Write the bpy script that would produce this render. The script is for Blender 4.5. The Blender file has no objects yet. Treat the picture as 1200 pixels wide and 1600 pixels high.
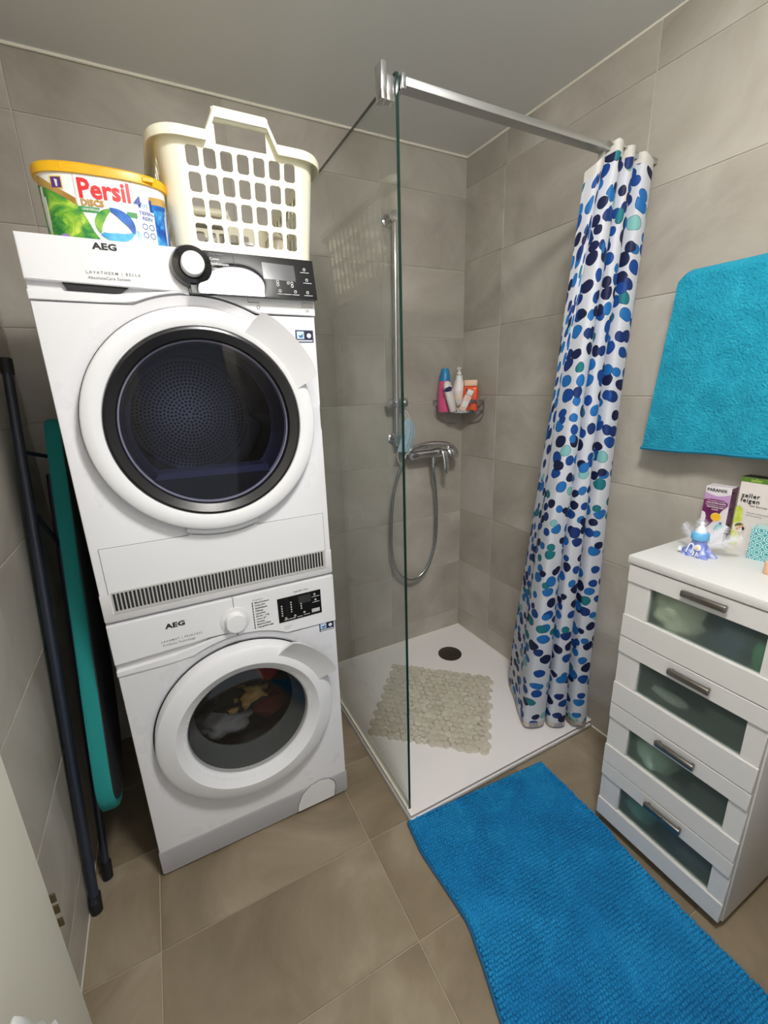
import bpy, bmesh, math, random
import numpy as np
from mathutils import Vector, Matrix, noise
random.seed(7)
SC = bpy.context.scene
COL = SC.collection
PI = math.pi

# ------------------------------------------------------------ camera, light, exposure
H = 2.352                                   # ceiling height
cam_d = bpy.data.cameras.new('camera'); cam = bpy.data.objects.new('camera', cam_d); COL.objects.link(cam)
cam_d.sensor_fit = 'HORIZONTAL'; cam_d.sensor_width = 36.0; cam_d.lens = 36.0 * 681.3 / 1200.0
cam_d.clip_start = 0.02; cam_d.clip_end = 30
_y, _p, _r = 0.471176, -0.282548, -0.031358
_d = Vector((math.sin(_y) * math.cos(_p), math.cos(_y) * math.cos(_p), math.sin(_p)))
_rt = Vector((math.cos(_y), -math.sin(_y), 0)); _u = _rt.cross(_d)
_r2 = math.cos(_r) * _rt + math.sin(_r) * _u; _u2 = -math.sin(_r) * _rt + math.cos(_r) * _u
cam.matrix_world = Matrix(((_r2.x, _u2.x, -_d.x, -1.41266), (_r2.y, _u2.y, -_d.y, -1.84921), (_r2.z, _u2.z, -_d.z, 1.39377), (0, 0, 0, 1)))
SC.camera = cam
SC.view_settings.view_transform = 'Standard'; SC.view_settings.look = 'None'
SC.view_settings.gamma = 1.0; SC.view_settings.use_curve_mapping = False
SC.view_settings.exposure = 0.27
w = bpy.data.worlds.new('world'); SC.world = w; w.use_nodes = True
w.node_tree.nodes['Background'].inputs[0].default_value = (0.8, 0.85, 0.9, 1)
w.node_tree.nodes['Background'].inputs[1].default_value = 0.8
LAMP = (-0.99, -1.67); LAMP_R = 0.140; LAMP_E = 92.0
SC.cycles.max_bounces = 10; SC.cycles.diffuse_bounces = 6; SC.cycles.glossy_bounces = 5
SC.cycles.transparent_max_bounces = 16; SC.cycles.transmission_bounces = 8
SC.cycles.sample_clamp_indirect = 6; SC.cycles.caustics_reflective = False; SC.cycles.caustics_refractive = False
SC.cycles.use_denoising = True

# ------------------------------------------------------------ materials
def srgb(c):
    return tuple(((v / 255) / 12.92 if v / 255 <= 0.04045 else ((v / 255 + 0.055) / 1.055) ** 2.4) for v in c) + (1,)
def mat(name, c, rough=0.5, metal=0.0, spec=0.5, **kw):
    m = bpy.data.materials.new(name); m.use_nodes = True
    b = m.node_tree.nodes['Principled BSDF']
    b.inputs['Base Color'].default_value = srgb(c)
    b.inputs['Roughness'].default_value = rough; b.inputs['Metallic'].default_value = metal
    b.inputs['Specular IOR Level'].default_value = spec
    for k, v in kw.items(): b.inputs[k.replace('_', ' ')].default_value = v
    # faint procedural unevenness in the gloss, so that no surface is perfectly uniform
    nt = m.node_tree; N = nt.nodes; L = nt.links
    tc = N.new('ShaderNodeTexCoord'); no = N.new('ShaderNodeTexNoise'); no.inputs['Scale'].default_value = 14
    mr = N.new('ShaderNodeMapRange'); dv_ = min(.025, rough * .15); mr.inputs[3].default_value = rough - dv_; mr.inputs[4].default_value = min(1, rough + dv_)
    L.new(tc.outputs['Object'], no.inputs['Vector']); L.new(no.outputs['Fac'], mr.inputs[0]); L.new(mr.outputs[0], b.inputs['Roughness'])
    return m
def bump(m, scale, strength, dist=0.002, detail=3, kind='noise'):
    nt = m.node_tree; N = nt.nodes; L = nt.links; b = N['Principled BSDF']
    tc = N.new('ShaderNodeTexCoord')
    t = N.new('ShaderNodeTexNoise' if kind == 'noise' else 'ShaderNodeTexVoronoi'); t.inputs['Scale'].default_value = scale
    if kind == 'noise': t.inputs['Detail'].default_value = detail
    bp = N.new('ShaderNodeBump'); bp.inputs['Strength'].default_value = strength; bp.inputs['Distance'].default_value = dist
    L.new(tc.outputs['Object'], t.inputs['Vector']); L.new(t.outputs[0], bp.inputs['Height']); L.new(bp.outputs[0], b.inputs['Normal'])
    return m
def mottle(m, cols, scale=3.0, detail=4, distort=0.5, rnd=True, pos=None, stretch=(1, 1, 1)):
    """base colour from layered noise through a ramp; every object samples its own place of the noise"""
    nt = m.node_tree; N = nt.nodes; L = nt.links; b = N['Principled BSDF']
    tc = N.new('ShaderNodeTexCoord'); mp = N.new('ShaderNodeMapping'); mp.inputs['Scale'].default_value = stretch
    L.new(tc.outputs['Object'], mp.inputs['Vector']); src = mp.outputs[0]
    if rnd:
        oi = N.new('ShaderNodeObjectInfo'); mu = N.new('ShaderNodeMath'); mu.operation = 'MULTIPLY'; mu.inputs[1].default_value = 60
        ad = N.new('ShaderNodeVectorMath'); ad.operation = 'ADD'
        L.new(oi.outputs['Random'], mu.inputs[0]); L.new(src, ad.inputs[0]); L.new(mu.outputs[0], ad.inputs[1]); src = ad.outputs[0]
    no = N.new('ShaderNodeTexNoise'); no.inputs['Scale'].default_value = scale; no.inputs['Detail'].default_value = detail
    no.inputs['Distortion'].default_value = distort; no.inputs['Roughness'].default_value = .6
    cr = N.new('ShaderNodeValToRGB'); e = cr.color_ramp.elements
    pos = pos or [0.3 + 0.4 * i / (len(cols) - 1) for i in range(len(cols))]
    e[0].position = pos[0]; e[0].color = srgb(cols[0]); e[1].position = pos[-1]; e[1].color = srgb(cols[-1])
    for p, c in list(zip(pos, cols))[1:-1]:
        q = e.new(p); q.color = srgb(c)
    L.new(src, no.inputs['Vector']); L.new(no.outputs['Fac'], cr.inputs[0]); L.new(cr.outputs[0], b.inputs['Base Color'])
    return m
M = {}
M['tile'] = bump(mottle(mat('wall_tile', (176, 168, 155), .42), [(154, 147, 137), (177, 171, 161), (198, 193, 185)], 2.3, 7, .6), 60, .12, .001)
M['floor_tile'] = bump(mottle(mat('floor_tile', (128, 116, 98), .36), [(114, 100, 80), (138, 124, 103), (164, 151, 131)], 2.6, 7, .7), 50, .15, .001)
M['grout'] = bump(mat('grout', (205, 200, 190), .9), 200, .2)
M['floor_grout'] = bump(mat('floor_grout', (176, 163, 142), .9), 200, .2)
M['ceiling'] = bump(mat('ceiling_paint', (226, 227, 226), .9), 90, .05)
M['silicone'] = mat('silicone', (232, 228, 214), .5)
M['door'] = bump(mat('door_paint', (222, 219, 204), .55), 30, .04)
M['white'] = mat('white_enamel', (225, 225, 229), .28, Coat_Weight=.2)
M['plastic'] = mat('white_plastic', (228, 228, 231), .33)
M['grey_pl'] = mat('pale_grey_plastic', (218, 217, 219), .5)
M['slat'] = mat('grille_plastic', (188, 186, 184), .45)
M['dark'] = mat('dark_recess', (22, 22, 24), .6)
M['black'] = mat('black_gloss', (10, 10, 12), .12, Coat_Weight=.5)
M['blackring'] = mat('black_door_trim', (26, 26, 29), .26)
M['panel'] = mat('black_panel', (20, 20, 23), .02, spec=.35)
M['print_grey'] = mat('grey_print', (120, 120, 122), .6)
M['print_black'] = mat('black_print', (14, 14, 16), .5)
M['print_white'] = mat('white_print', (225, 225, 225), .6)
M['chrome'] = mat('chrome', (215, 215, 218), .12, 1)
M['steel'] = mat('brushed_steel', (165, 165, 165), .32, 1)
M['alu'] = mat('aluminium', (196, 198, 198), .38, 1)
M['drum'] = mat('drum_steel', (150, 152, 160), .35, .8)
M['rubber'] = mat('grey_rubber', (70, 72, 74), .6)
M['tray'] = bump(mat('shower_tray', (244, 240, 240), .5), 160, .08, .001)
M['drain'] = mat('drain_cover', (92, 86, 80), .35, .9)
M['chest'] = mat('white_foil', (222, 220, 218), .4)
M['chest_in'] = mat('drawer_inside', (190, 188, 182), .7)
M['basket'] = mat('cream_plastic', (242, 238, 216), .38, Subsurface_Weight=.0)
M['teal_cover'] = bump(mat('teal_cotton', (20, 128, 126), .9), 140, .4, .002)
M['board_dark'] = mat('board_underside', (40, 40, 44), .6)
M['tube'] = mat('dark_blue_tube', (38, 44, 58), .4)
M['gold'] = mottle(mat('gold_lid', (230, 172, 10), .35), [(222, 160, 4), (240, 188, 24)], 6)

def glass_mat(name, tint, edge=None, ior=1.5, rough=0.0):
    m = bpy.data.materials.new(name); m.use_nodes = True; nt = m.node_tree; N = nt.nodes; L = nt.links
    N.remove(N['Principled BSDF'])
    tr = N.new('ShaderNodeBsdfTransparent'); tr.inputs[0].default_value = tuple(tint) + (1,)
    gl = N.new('ShaderNodeBsdfGlossy'); gl.inputs['Roughness'].default_value = rough
    fr = N.new('ShaderNodeFresnel'); fr.inputs[0].default_value = ior
    # water spots: slight gloss unevenness
    ge = N.new('ShaderNodeNewGeometry'); io = N.new('ShaderNodeMapRange'); io.inputs[3].default_value = ior; io.inputs[4].default_value = 1 / ior
    L.new(ge.outputs['Backfacing'], io.inputs[0]); L.new(io.outputs[0], fr.inputs[0])   # same air-to-glass reflectance from either side
    mx = N.new('ShaderNodeMixShader')
    L.new(fr.outputs[0], mx.inputs[0]); L.new(tr.outputs[0], mx.inputs[1]); L.new(gl.outputs[0], mx.inputs[2])
    L.new(mx.outputs[0], N['Material Output'].inputs[0])
    return m
M['glass'] = glass_mat('shower_glass', (.955, .972, .962), ior=1.62)
M['glass_edge'] = mat('glass_edge_green', (12, 40, 34), .15)
M['door_glass'] = glass_mat('tinted_dryer_glass', (.50, .50, .60), ior=1.36)
M['wash_glass'] = glass_mat('washer_glass', (.74, .75, .75), ior=1.5)
def frosted(name, c):
    m = mat(name, c, .35, 0, .4); nt = m.node_tree; N = nt.nodes; L = nt.links; b = N['Principled BSDF']
    rf = N.new('ShaderNodeBsdfTransparent'); rf.inputs[0].default_value = (.95, .98, .96, 1)
    tr = N.new('ShaderNodeBsdfTranslucent'); tr.inputs[0].default_value = srgb((214, 226, 220))
    bl = N.new('ShaderNodeBsdfRefraction'); bl.inputs['Roughness'].default_value = .45; bl.inputs['IOR'].default_value = 1.1; bl.inputs[0].default_value = (.86, .92, .89, 1)
    m0 = N.new('ShaderNodeMixShader'); m0.inputs[0].default_value = .18; L.new(rf.outputs[0], m0.inputs[1]); L.new(bl.outputs[0], m0.inputs[2])
    m1 = N.new('ShaderNodeMixShader'); m1.inputs[0].default_value = .16; L.new(m0.outputs[0], m1.inputs[1]); L.new(tr.outputs[0], m1.inputs[2])
    m2 = N.new('ShaderNodeMixShader'); m2.inputs[0].default_value = .10; L.new(m1.outputs[0], m2.inputs[1]); L.new(b.outputs[0], m2.inputs[2])
    L.new(m2.outputs[0], N['Material Output'].inputs[0]); return m
M['frost'] = frosted('frosted_glass', (178, 196, 190))
E_lamp = bpy.data.materials.new('lamp_glow'); E_lamp.use_nodes = True
_b = E_lamp.node_tree.nodes['Principled BSDF']; _b.inputs['Emission Color'].default_value = (1, .975, .94, 1); _b.inputs['Emission Strength'].default_value = LAMP_E
_b.inputs['Base Color'].default_value = (.9, .9, .9, 1)

# ------------------------------------------------------------ mesh helpers
def finish(name, bm, m, parent=None, smooth=None, kind=None, label=None):
    bmesh.ops.recalc_face_normals(bm, faces=bm.faces)
    me = bpy.data.meshes.new(name); bm.to_mesh(me); bm.free()
    for x in (m if isinstance(m, (list, tuple)) else [m]): me.materials.append(x)
    if smooth is not None:
        me.polygons.foreach_set('use_smooth', [True] * len(me.polygons))
        if smooth > 0:
            try: me.set_sharp_from_angle(angle=math.radians(smooth))
            except Exception: pass
    return link(name, me, parent, kind, label)
def link(name, me, parent=None, kind=None, label=None):
    o = bpy.data.objects.new(name, me); COL.objects.link(o)
    if parent is not None: o.parent = parent
    if kind: o['kind'] = kind
    if label: o['label'] = label
    return o
def thing(name, label, cat, loc=(0, 0, 0), rz=0, group=None):
    o = bpy.data.objects.new(name, None); COL.objects.link(o); o.empty_display_size = .05
    o.location = loc; o.rotation_euler = (0, 0, rz); o['label'] = label; o['category'] = cat
    if group: o['group'] = group
    return o
def tag(o, label, cat, group=None, loc=None):
    o['label'] = label; o['category'] = cat
    if group: o['group'] = group
    if loc: o.location = loc
    return o
def copy_tree(o, parent=None):
    c = o.copy(); COL.objects.link(c); c.parent = parent
    for ch in [x for x in bpy.data.objects if x.parent == o]: copy_tree(ch, c)
    return c
def box(bm, x0, x1, y0, y1, z0, z1, bev=0, seg=2, mi=0, mtx=None):
    vs = [bm.verts.new((x, y, z)) for x in (x0, x1) for y in (y0, y1) for z in (z0, z1)]
    fs = [bm.faces.new([vs[i] for i in f]) for f in ((0, 1, 3, 2), (4, 6, 7, 5), (0, 4, 5, 1), (2, 3, 7, 6), (0, 2, 6, 4), (1, 5, 7, 3))]
    for f in fs: f.material_index = mi
    if bev:
        es = {e for f in fs for e in f.edges}
        r = bmesh.ops.bevel(bm, geom=list(es), offset=bev, segments=seg, affect='EDGES', profile=.5)
        vs = list({v for f in r['faces'] for v in f.verts} | {v for f in fs if f.is_valid for v in f.verts})
    if mtx is not None: bmesh.ops.transform(bm, matrix=mtx, verts=[v for v in vs if v.is_valid])
    return vs
def boxo(name, dims, m, parent=None, bev=0, seg=2, **kw):
    bm = bmesh.new(); box(bm, *dims, bev=bev, seg=seg)
    return finish(name, bm, m, parent, smooth=40 if bev else None, **kw)
def prism(bm, pts, a0, a1, axis='y', mi=0, bev=0):
    """polygon pts (u,v) extruded along axis: 'y' -> (u,a,v); 'x' -> (a,u,v); 'z' -> (u,v,a)"""
    def P(u, v, a): return {'y': (u, a, v), 'x': (a, u, v), 'z': (u, v, a)}[axis]
    A = [bm.verts.new(P(u, v, a0)) for u, v in pts]; B = [bm.verts.new(P(u, v, a1)) for u, v in pts]
    fs = [bm.faces.new(A), bm.faces.new(B[::-1])]
    n = len(pts)
    for i in range(n): fs.append(bm.faces.new([A[i], B[i], B[(i + 1) % n], A[(i + 1) % n]]))
    for f in fs: f.material_index = mi
    bmesh.ops.recalc_face_normals(bm, faces=fs)
    if bev:
        bmesh.ops.bevel(bm, geom=list(fs[0].edges) , offset=bev, segments=2, affect='EDGES')
    return A + B
def frame(axis):
    return {'z': lambda r, t, a: (r * math.cos(t), r * math.sin(t), a),
            'y': lambda r, t, a: (r * math.cos(t), a, r * math.sin(t)),
            'x': lambda r, t, a: (a, r * math.cos(t), r * math.sin(t))}[axis]
def lathe(bm, prof, c=(0, 0, 0), axis='z', n=32, close=False, mi=0, mtx=None, sx=1, sy=1):
    """prof: list of (radius, along). r==0 makes a pole"""
    F = frame(axis); rows = []; allv = []
    for r, a in prof:
        if r <= 1e-7:
            v = bm.verts.new(Vector(c) + Vector(F(0, 0, a))); rows.append([v]); allv.append(v)
        else:
            row = [bm.verts.new(Vector(c) + Vector(F(r, 2 * PI * i / n, a)) * 1) for i in range(n)]
            if sx != 1 or sy != 1:
                for v in row:
                    d = v.co - Vector(c); v.co = Vector(c) + Vector((d.x * sx, d.y * sy, d.z))
            rows.append(row); allv += row
    prs = list(zip(rows, rows[1:])) + ([(rows[-1], rows[0])] if close else [])
    for A, B in prs:
        for i in range(n):
            j = (i + 1) % n
            if len(A) == 1 and len(B) == 1: continue
            if len(A) == 1: f = bm.faces.new([A[0], B[i], B[j]])
            elif len(B) == 1: f = bm.faces.new([A[i], B[0], A[j]])
            else: f = bm.faces.new([A[i], B[i], B[j], A[j]])
            f.material_index = mi
    if mtx is not None: bmesh.ops.transform(bm, matrix=mtx, verts=allv)
    return allv
def tube(bm, pts, r, n=8, cap=True, closed=False, mi=0):
    P = [Vector(p) for p in pts]; N = len(P); rows = []; up = None
    rr = r if isinstance(r, (list, tuple)) else [r] * N
    for i, p in enumerate(P):
        a = P[(i - 1) % N] if closed else P[max(i - 1, 0)]; b = P[(i + 1) % N] if closed else P[min(i + 1, N - 1)]
        t = (b - a).normalized()
        if up is None: up = Vector((0, 0, 1)) if abs(t.z) < .9 else Vector((1, 0, 0))
        s = t.cross(up).normalized(); up = s.cross(t).normalized()
        rows.append([bm.verts.new(p + rr[i] * (math.cos(2 * PI * k / n) * s + math.sin(2 * PI * k / n) * up)) for k in range(n)])
    for i in range(N if closed else N - 1):
        A, B = rows[i], rows[(i + 1) % N]
        for k in range(n): bm.faces.new([A[k], A[(k + 1) % n], B[(k + 1) % n], B[k]]).material_index = mi
    if cap and not closed:
        bm.faces.new(rows[0][::-1]); bm.faces.new(rows[-1])
def smooth_path(ctrl, k=8, closed=False):
    P = [Vector(c) for c in ctrl]; n = len(P); out = []
    for i in range(n if closed else n - 1):
        p0 = P[(i - 1) % n] if closed or i > 0 else 2 * P[0] - P[1]; p1 = P[i]; p2 = P[(i + 1) % n]
        p3 = P[(i + 2) % n] if closed or i + 2 < n else 2 * P[-1] - P[-2]
        for j in range(k):
            t = j / k
            out.append(.5 * ((2 * p1) + (-p0 + p2) * t + (2 * p0 - 5 * p1 + 4 * p2 - p3) * t * t + (-p0 + 3 * p1 - 3 * p2 + p3) * t ** 3))
    if not closed: out.append(P[-1])
    return out
def grid(bm, P, closed_u=False, closed_v=False, uv=None, mi=0):
    nu, nv = len(P), len(P[0]); V = [[bm.verts.new(p) for p in row] for row in P]
    lay = bm.loops.layers.uv.verify() if uv else None
    for i in range(nu if closed_u else nu - 1):
        for j in range(nv if closed_v else nv - 1):
            q = [(i, j), ((i + 1) % nu, j), ((i + 1) % nu, (j + 1) % nv), (i, (j + 1) % nv)]
            f = bm.faces.new([V[a][b] for a, b in q]); f.material_index = mi
            if uv:
                for lp, (a, b) in zip(f.loops, q): lp[lay].uv = uv[a][b]
    return V
def text_mesh(s, size, depth=0.0004, bold=0.0, align='LEFT', fn=None, spacing=1.0, sx=1.0):
    cu = bpy.data.curves.new('t', 'FONT'); cu.body = s; cu.size = size; cu.align_x = align; cu.align_y = 'CENTER'
    cu.extrude = 0; cu.offset = bold; cu.space_character = spacing; cu.resolution_u = 2; cu.fill_mode = 'FRONT' if hasattr(cu, 'fill_mode') else None
    ob = bpy.data.objects.new('t', cu); COL.objects.link(ob); dg = bpy.context.evaluated_depsgraph_get(); dg.update()
    me = bpy.data.meshes.new_from_object(ob.evaluated_get(dg)); bpy.data.objects.remove(ob); bpy.data.curves.remove(cu)
    bm = bmesh.new(); bm.from_mesh(me); bpy.data.meshes.remove(me)
    for v in bm.verts: v.co.x *= sx
    return bm
def put_text(name, s, size, m, parent, fn, **kw):
    """text laid on a surface: fn(u, v) gives the 3-D point"""
    bm = text_mesh(s, size, **kw)
    for v in bm.verts: v.co = fn(v.co.x, v.co.y)
    me = bpy.data.meshes.new(name); bm.to_mesh(me); bm.free(); me.materials.append(m)
    return link(name, me, parent)
def patch(name, poly, m, parent, fn, n=14, **kw):
    """flat print: polygon poly (u,v) cut finely and laid on the surface fn"""
    bm = bmesh.new(); bm.faces.new([bm.verts.new((u, v, 0)) for u, v in poly])
    us = [p[0] for p in poly]; a, b = min(us), max(us)
    for i in range(1, n):
        bmesh.ops.bisect_plane(bm, geom=bm.verts[:] + bm.edges[:] + bm.faces[:], plane_co=(a + (b - a) * i / n, 0, 0), plane_no=(1, 0, 0))
    for v in bm.verts: v.co = fn(v.co.x, v.co.y)
    me = bpy.data.meshes.new(name); bm.to_mesh(me); bm.free(); me.materials.append(m)
    return link(name, me, parent, **kw)
def blob(bm, c, r, seed=0, amp=.15, freq=2.0, n=14, flat=1.0):
    rows = []
    for i in range(1, n):
        a = PI * i / n; row = []
        for j in range(2 * n):
            b = 2 * PI * j / (2 * n); d = Vector((math.sin(a) * math.cos(b), math.sin(a) * math.sin(b), math.cos(a)))
            k = 1 + amp * noise.noise(d * freq + Vector((seed * 3.1, seed, 0))) * 2 + amp * .4 * noise.noise(d * freq * 3 + Vector((seed, 5, 0)))
            row.append(Vector(c) + Vector((d.x * r[0], d.y * r[1], d.z * r[2])) * k)
        rows.append(row)
    V = grid(bm, rows, closed_v=True)
    for row, pole in ((V[0], 1), (V[-1], -1)):
        cc = bm.verts.new(sum((v.co for v in row), Vector()) / len(row))
        for j in range(len(row)): bm.faces.new([cc, row[j], row[(j + 1) % len(row)]])

# ------------------------------------------------------------ the room shell
WX0, Y1 = -1.785, -2.02          # left wall, front wall
TW, TH, GAP = .600, .2955, .003
TZ0 = .1345 - TH                 # lowest joint below the floor: rows start at this height
MESHES = {}
def tile_mesh(w, h, nm='tile', m='tile'):
    k = (round(w, 4), round(h, 4), m)
    if k not in MESHES:
        bm = bmesh.new(); t = .003; b = .0012
        v = [bm.verts.new(p) for p in ((0, 0, 0), (w, 0, 0), (w, 0, h), (0, 0, h), (0, -t + b, 0), (w, -t + b, 0), (w, -t + b, h), (0, -t + b, h),
                                       (b, -t, b), (w - b, -t, b), (w - b, -t, h - b), (b, -t, h - b))]
        for a, c in ((0, 4), (4, 8)):
            for i in range(4):
                j = (i + 1) % 4; bm.faces.new([v[a + i], v[a + j], v[c + j], v[c + i]])
        bm.faces.new(v[8:12]); bm.faces.new(v[3::-1])
        bmesh.ops.recalc_face_normals(bm, faces=bm.faces)
        me = bpy.data.meshes.new(nm); bm.to_mesh(me); bm.free(); me.materials.append(M[m]); MESHES[k] = me
    return MESHES[k]
def tiled_wall(name, length, joints, loc, rz, zj):
    """wall in local x (0..length), z up, face at y=0 looking to -y; a grout slab that carries separate tiles"""
    bm = bmesh.new(); box(bm, -.1, length + .1, 0, .1, -.1, H + .05)
    wl = finish(name, bm, M['grout'], kind='structure'); wl.location = loc; wl.rotation_euler = (0, 0, rz)
    xs = [0] + [j for j in joints if 0 < j < length] + [length]
    zs = [0] + [z for z in zj if 0 < z < H] + [H]
    for a, b in zip(xs, xs[1:]):
        for c, d in zip(zs, zs[1:]):
            me = tile_mesh(b - a - GAP, d - c - GAP)
            o = link('tile', me, wl); o.location = (a + GAP / 2, 0, c + GAP / 2)
    return wl
ZJ = [TZ0 + TH * i for i in range(1, 9)]
ZB = [.1345 + .2936 * i for i in range(8)]
ZR = [.137 + .2990 * i for i in range(8)]
# face planes sit 3 mm behind the tile faces
tiled_wall('wall_back', -WX0 + .02, [-WX0 - x for x in (1.64, 1.04, .44)], (WX0, .003, 0), 0, ZB)
RW = math.atan(.02)
wr = tiled_wall('wall_right', 2.10, [.27 + .6 * i for i in range(4)], (.0, .0, 0), -PI / 2 + RW, ZR)
wr.location = (-.001, .02, 0)
tiled_wall('wall_left', 2.02, [2.02 - .66 - .6 * i for i in range(4)], (WX0 - .003, Y1, 0), PI / 2, [z - .004 for z in ZB])
tiled_wall('wall_front', .94, [.35], (.1, Y1, 0), PI, ZB)
# doorway behind the camera: narrow wall strip beside it and lintel over it
bm = bmesh.new(); box(bm, -1.885, -1.735, Y1 - .1, Y1, 0, H); finish('wall_front', bm, M['grout'], kind='structure')
bm = bmesh.new(); box(bm, -1.735, -.835, Y1 - .1, Y1, 2.04, H); finish('wall_front', bm, M['grout'], kind='structure')
bm = bmesh.new(); box(bm, -1.735, -1.715, Y1 - .11, Y1 + .01, 0, 2.04); box(bm, -.855, -.835, Y1 - .11, Y1 + .01, 0, 2.04); box(bm, -1.735, -.835, Y1 - .11, Y1 + .01, 2.02, 2.04); finish('door_2', bm, M['door'], kind='structure')
# floor
bm = bmesh.new(); box(bm, WX0 - .1, .2, Y1 - .11, .1, -.1, -.003)
fl = finish('floor', bm, M['floor_grout'], kind='structure')
fx = [WX0, -1.608, -1.008, -.408, .08]; fy = [Y1, -1.78, -1.48, -1.18, -.88, -.58, -.28, 0]
for a, b in zip(fx, fx[1:]):
    for c, d in zip(fy, fy[1:]):
        me = tile_mesh(b - a - GAP, d - c - GAP, 'tile', 'floor_tile')
        o = link('tile', me, fl); o.rotation_euler = (-PI / 2, 0, 0); o.location = (a + GAP / 2, d - GAP / 2, -.003)
        o.rotation_euler = (-PI / 2, 0, 0); o.location = (a + GAP / 2, c + GAP / 2, -.003)
bm = bmesh.new(); box(bm, WX0 - .1, .2, Y1 - .1, .1, H, H + .1)
finish('ceiling', bm, M['ceiling'], kind='structure')
for nm, pts in (('trim_1', [(WX0, -.004, H - .003), (-.004, -.004, H - .003)]), ('trim_2', [(-.004, -.004, H - .003), (.047, -2.01, H - .003)]),
                ('trim_3', [(WX0 + .004, Y1, H - .003), (WX0 + .004, 0, H - .003)])):
    bm = bmesh.new(); tube(bm, pts, .0052, 8); finish(nm, bm, M['silicone'], smooth=60, kind='structure')
# bead of silicone where the floor meets the right wall and the tray meets the walls
bm = bmesh.new(); tube(bm, [(.013, -.9, .003), (.047, -2.01, .003)], .004, 6); finish('trim_4', bm, M['silicone'], kind='structure')
bm = bmesh.new(); tube(bm, [(WX0 + .002, 0, .002), (WX0 + .002, -2.01, .002)], .0022, 6); finish('trim_5', bm, M['grout'], kind='structure')
bm = bmesh.new(); tube(bm, [(-.868, -.003, .031), (-.004, -.003, .031), (.009, -.895, .031)], .0035, 6); finish('trim_6', bm, M['silicone'], kind='structure')
# open door leaf standing against the left wall, at the lower left
bm = bmesh.new(); box(bm, -1.72, -1.68, -1.985, -1.142, .008, 2.0, bev=.004)
dr = finish('door_1', bm, M['door'], smooth=40, kind='structure')
bm = bmesh.new()
for z in (.60, .575, .545): box(bm, -1.684, -1.674, -1.1425, -1.139, z, z + .018, bev=.001, seg=1)
finish('latch_plate', bm, mat('brass_latch', (96, 84, 58), .4, .7), dr, label='dull brass latch plate on the door edge')
bm = bmesh.new(); tube(bm, smooth_path([(-1.68, -1.88, 1.02), (-1.64, -1.88, 1.02), (-1.625, -1.86, 1.02), (-1.625, -1.78, 1.02)], 4), .009, 8); finish('door_handle', bm, M['steel'], dr, smooth=60)
# ceiling lamp (out of the frame, seen as the bright reflection in the dryer's panel)
lp = thing('ceiling_lamp', 'round white ceiling lamp overhead, mirrored as a bright oval in the dryer panel', 'lamp', (LAMP[0], LAMP[1], H))
bm = bmesh.new(); lathe(bm, [(0, 0), (LAMP_R + .01, 0), (LAMP_R + .01, -.012), (0, -.012)], n=48); finish('lamp_housing', bm, M['plastic'], lp, smooth=40)
bm = bmesh.new(); lathe(bm, [(LAMP_R, -.012), (LAMP_R, -.055), (LAMP_R * .9, -.066), (LAMP_R * .5, -.072), (0, -.074)], n=48); finish('lamp_diffuser', bm, E_lamp, lp, smooth=60)

# ------------------------------------------------------------ shower
TZ = .03
st = thing('shower_tray', 'flat white shower tray in the corner behind the glass', 'shower tray', (-.43, -.45, 0))
def tl(x, y): return (x + .43, y + .45)
bm = bmesh.new(); dc = Vector(tl(-.217, -.216))
pts = [tl(-.862, -.002), tl(-.862, -.897), tl(.010, -.897), tl(-.007, -.002)]
prism(bm, pts, 0, .012, 'z')
# slightly dished top around the drain
nx, ny = 60, 60; rows = []
for i in range(nx + 1):
    row = []
    for j in range(ny + 1):
        u, v = i / nx, j / ny
        xr = -.007 + .017 * v
        x = -.862 + (xr + .862) * u; y = -.002 - .895 * v
        e = min(u, v, 1 - u, 1 - v); px, py = tl(x, y); d = math.hypot(px - dc.x, py - dc.y)
        z = TZ - (.004 * min(1, e / .07) ** 2 * (3 - 2 * min(1, e / .07)) if e > 0 else 0)
        z -= .004 * max(0, 1 - d / .19) ** 2
        row.append((px, py, z))
    rows.append(row)
V = grid(bm, rows)
finish('tray', bm, M['tray'], st, smooth=50)
bm = bmesh.new(); lathe(bm, [(.061, .015), (.061, .0265), (.054, .030), (.0, .0305)], c=(dc.x, dc.y, 0), n=40); finish('drain_cover', bm, M['drain'], st, smooth=35)
bm = bmesh.new(); box(bm, -.868 + .43, .012 + .43, -.901 + .45, -.897 + .45, 0, .006); box(bm, -.866 + .43, -.862 + .43, -.900 + .45, .446, 0, .005); finish('seal', bm, mat('tray_seal', (132, 128, 120), .6), st)

sg = thing('shower_screen', 'tall clear glass shower screen with green cut edges', 'shower screen', (-.853, -.44, TZ))
bm = bmesh.new(); box(bm, -.004, .004, -.432, .434, 0, 2.019 - TZ)
for f in bm.faces:
    f.material_index = 0 if abs(f.normal.x) > .5 or True else 1
bm.normal_update()
for f in bm.faces: f.material_index = 0 if abs(f.normal.x) > .5 else 1
bmesh.ops.recalc_face_normals(bm, faces=bm.faces)
me = bpy.data.meshes.new('glass_pane'); bm.to_mesh(me); bm.free(); me.materials.append(M['glass']); me.materials.append(M['glass_edge'])
link('glass_pane', me, sg)
bm = bmesh.new(); box(bm, -.009, .009, -.43, .434, -.001, .006, bev=.001); finish('bottom_seal', bm, M['silicone'], sg)

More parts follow.
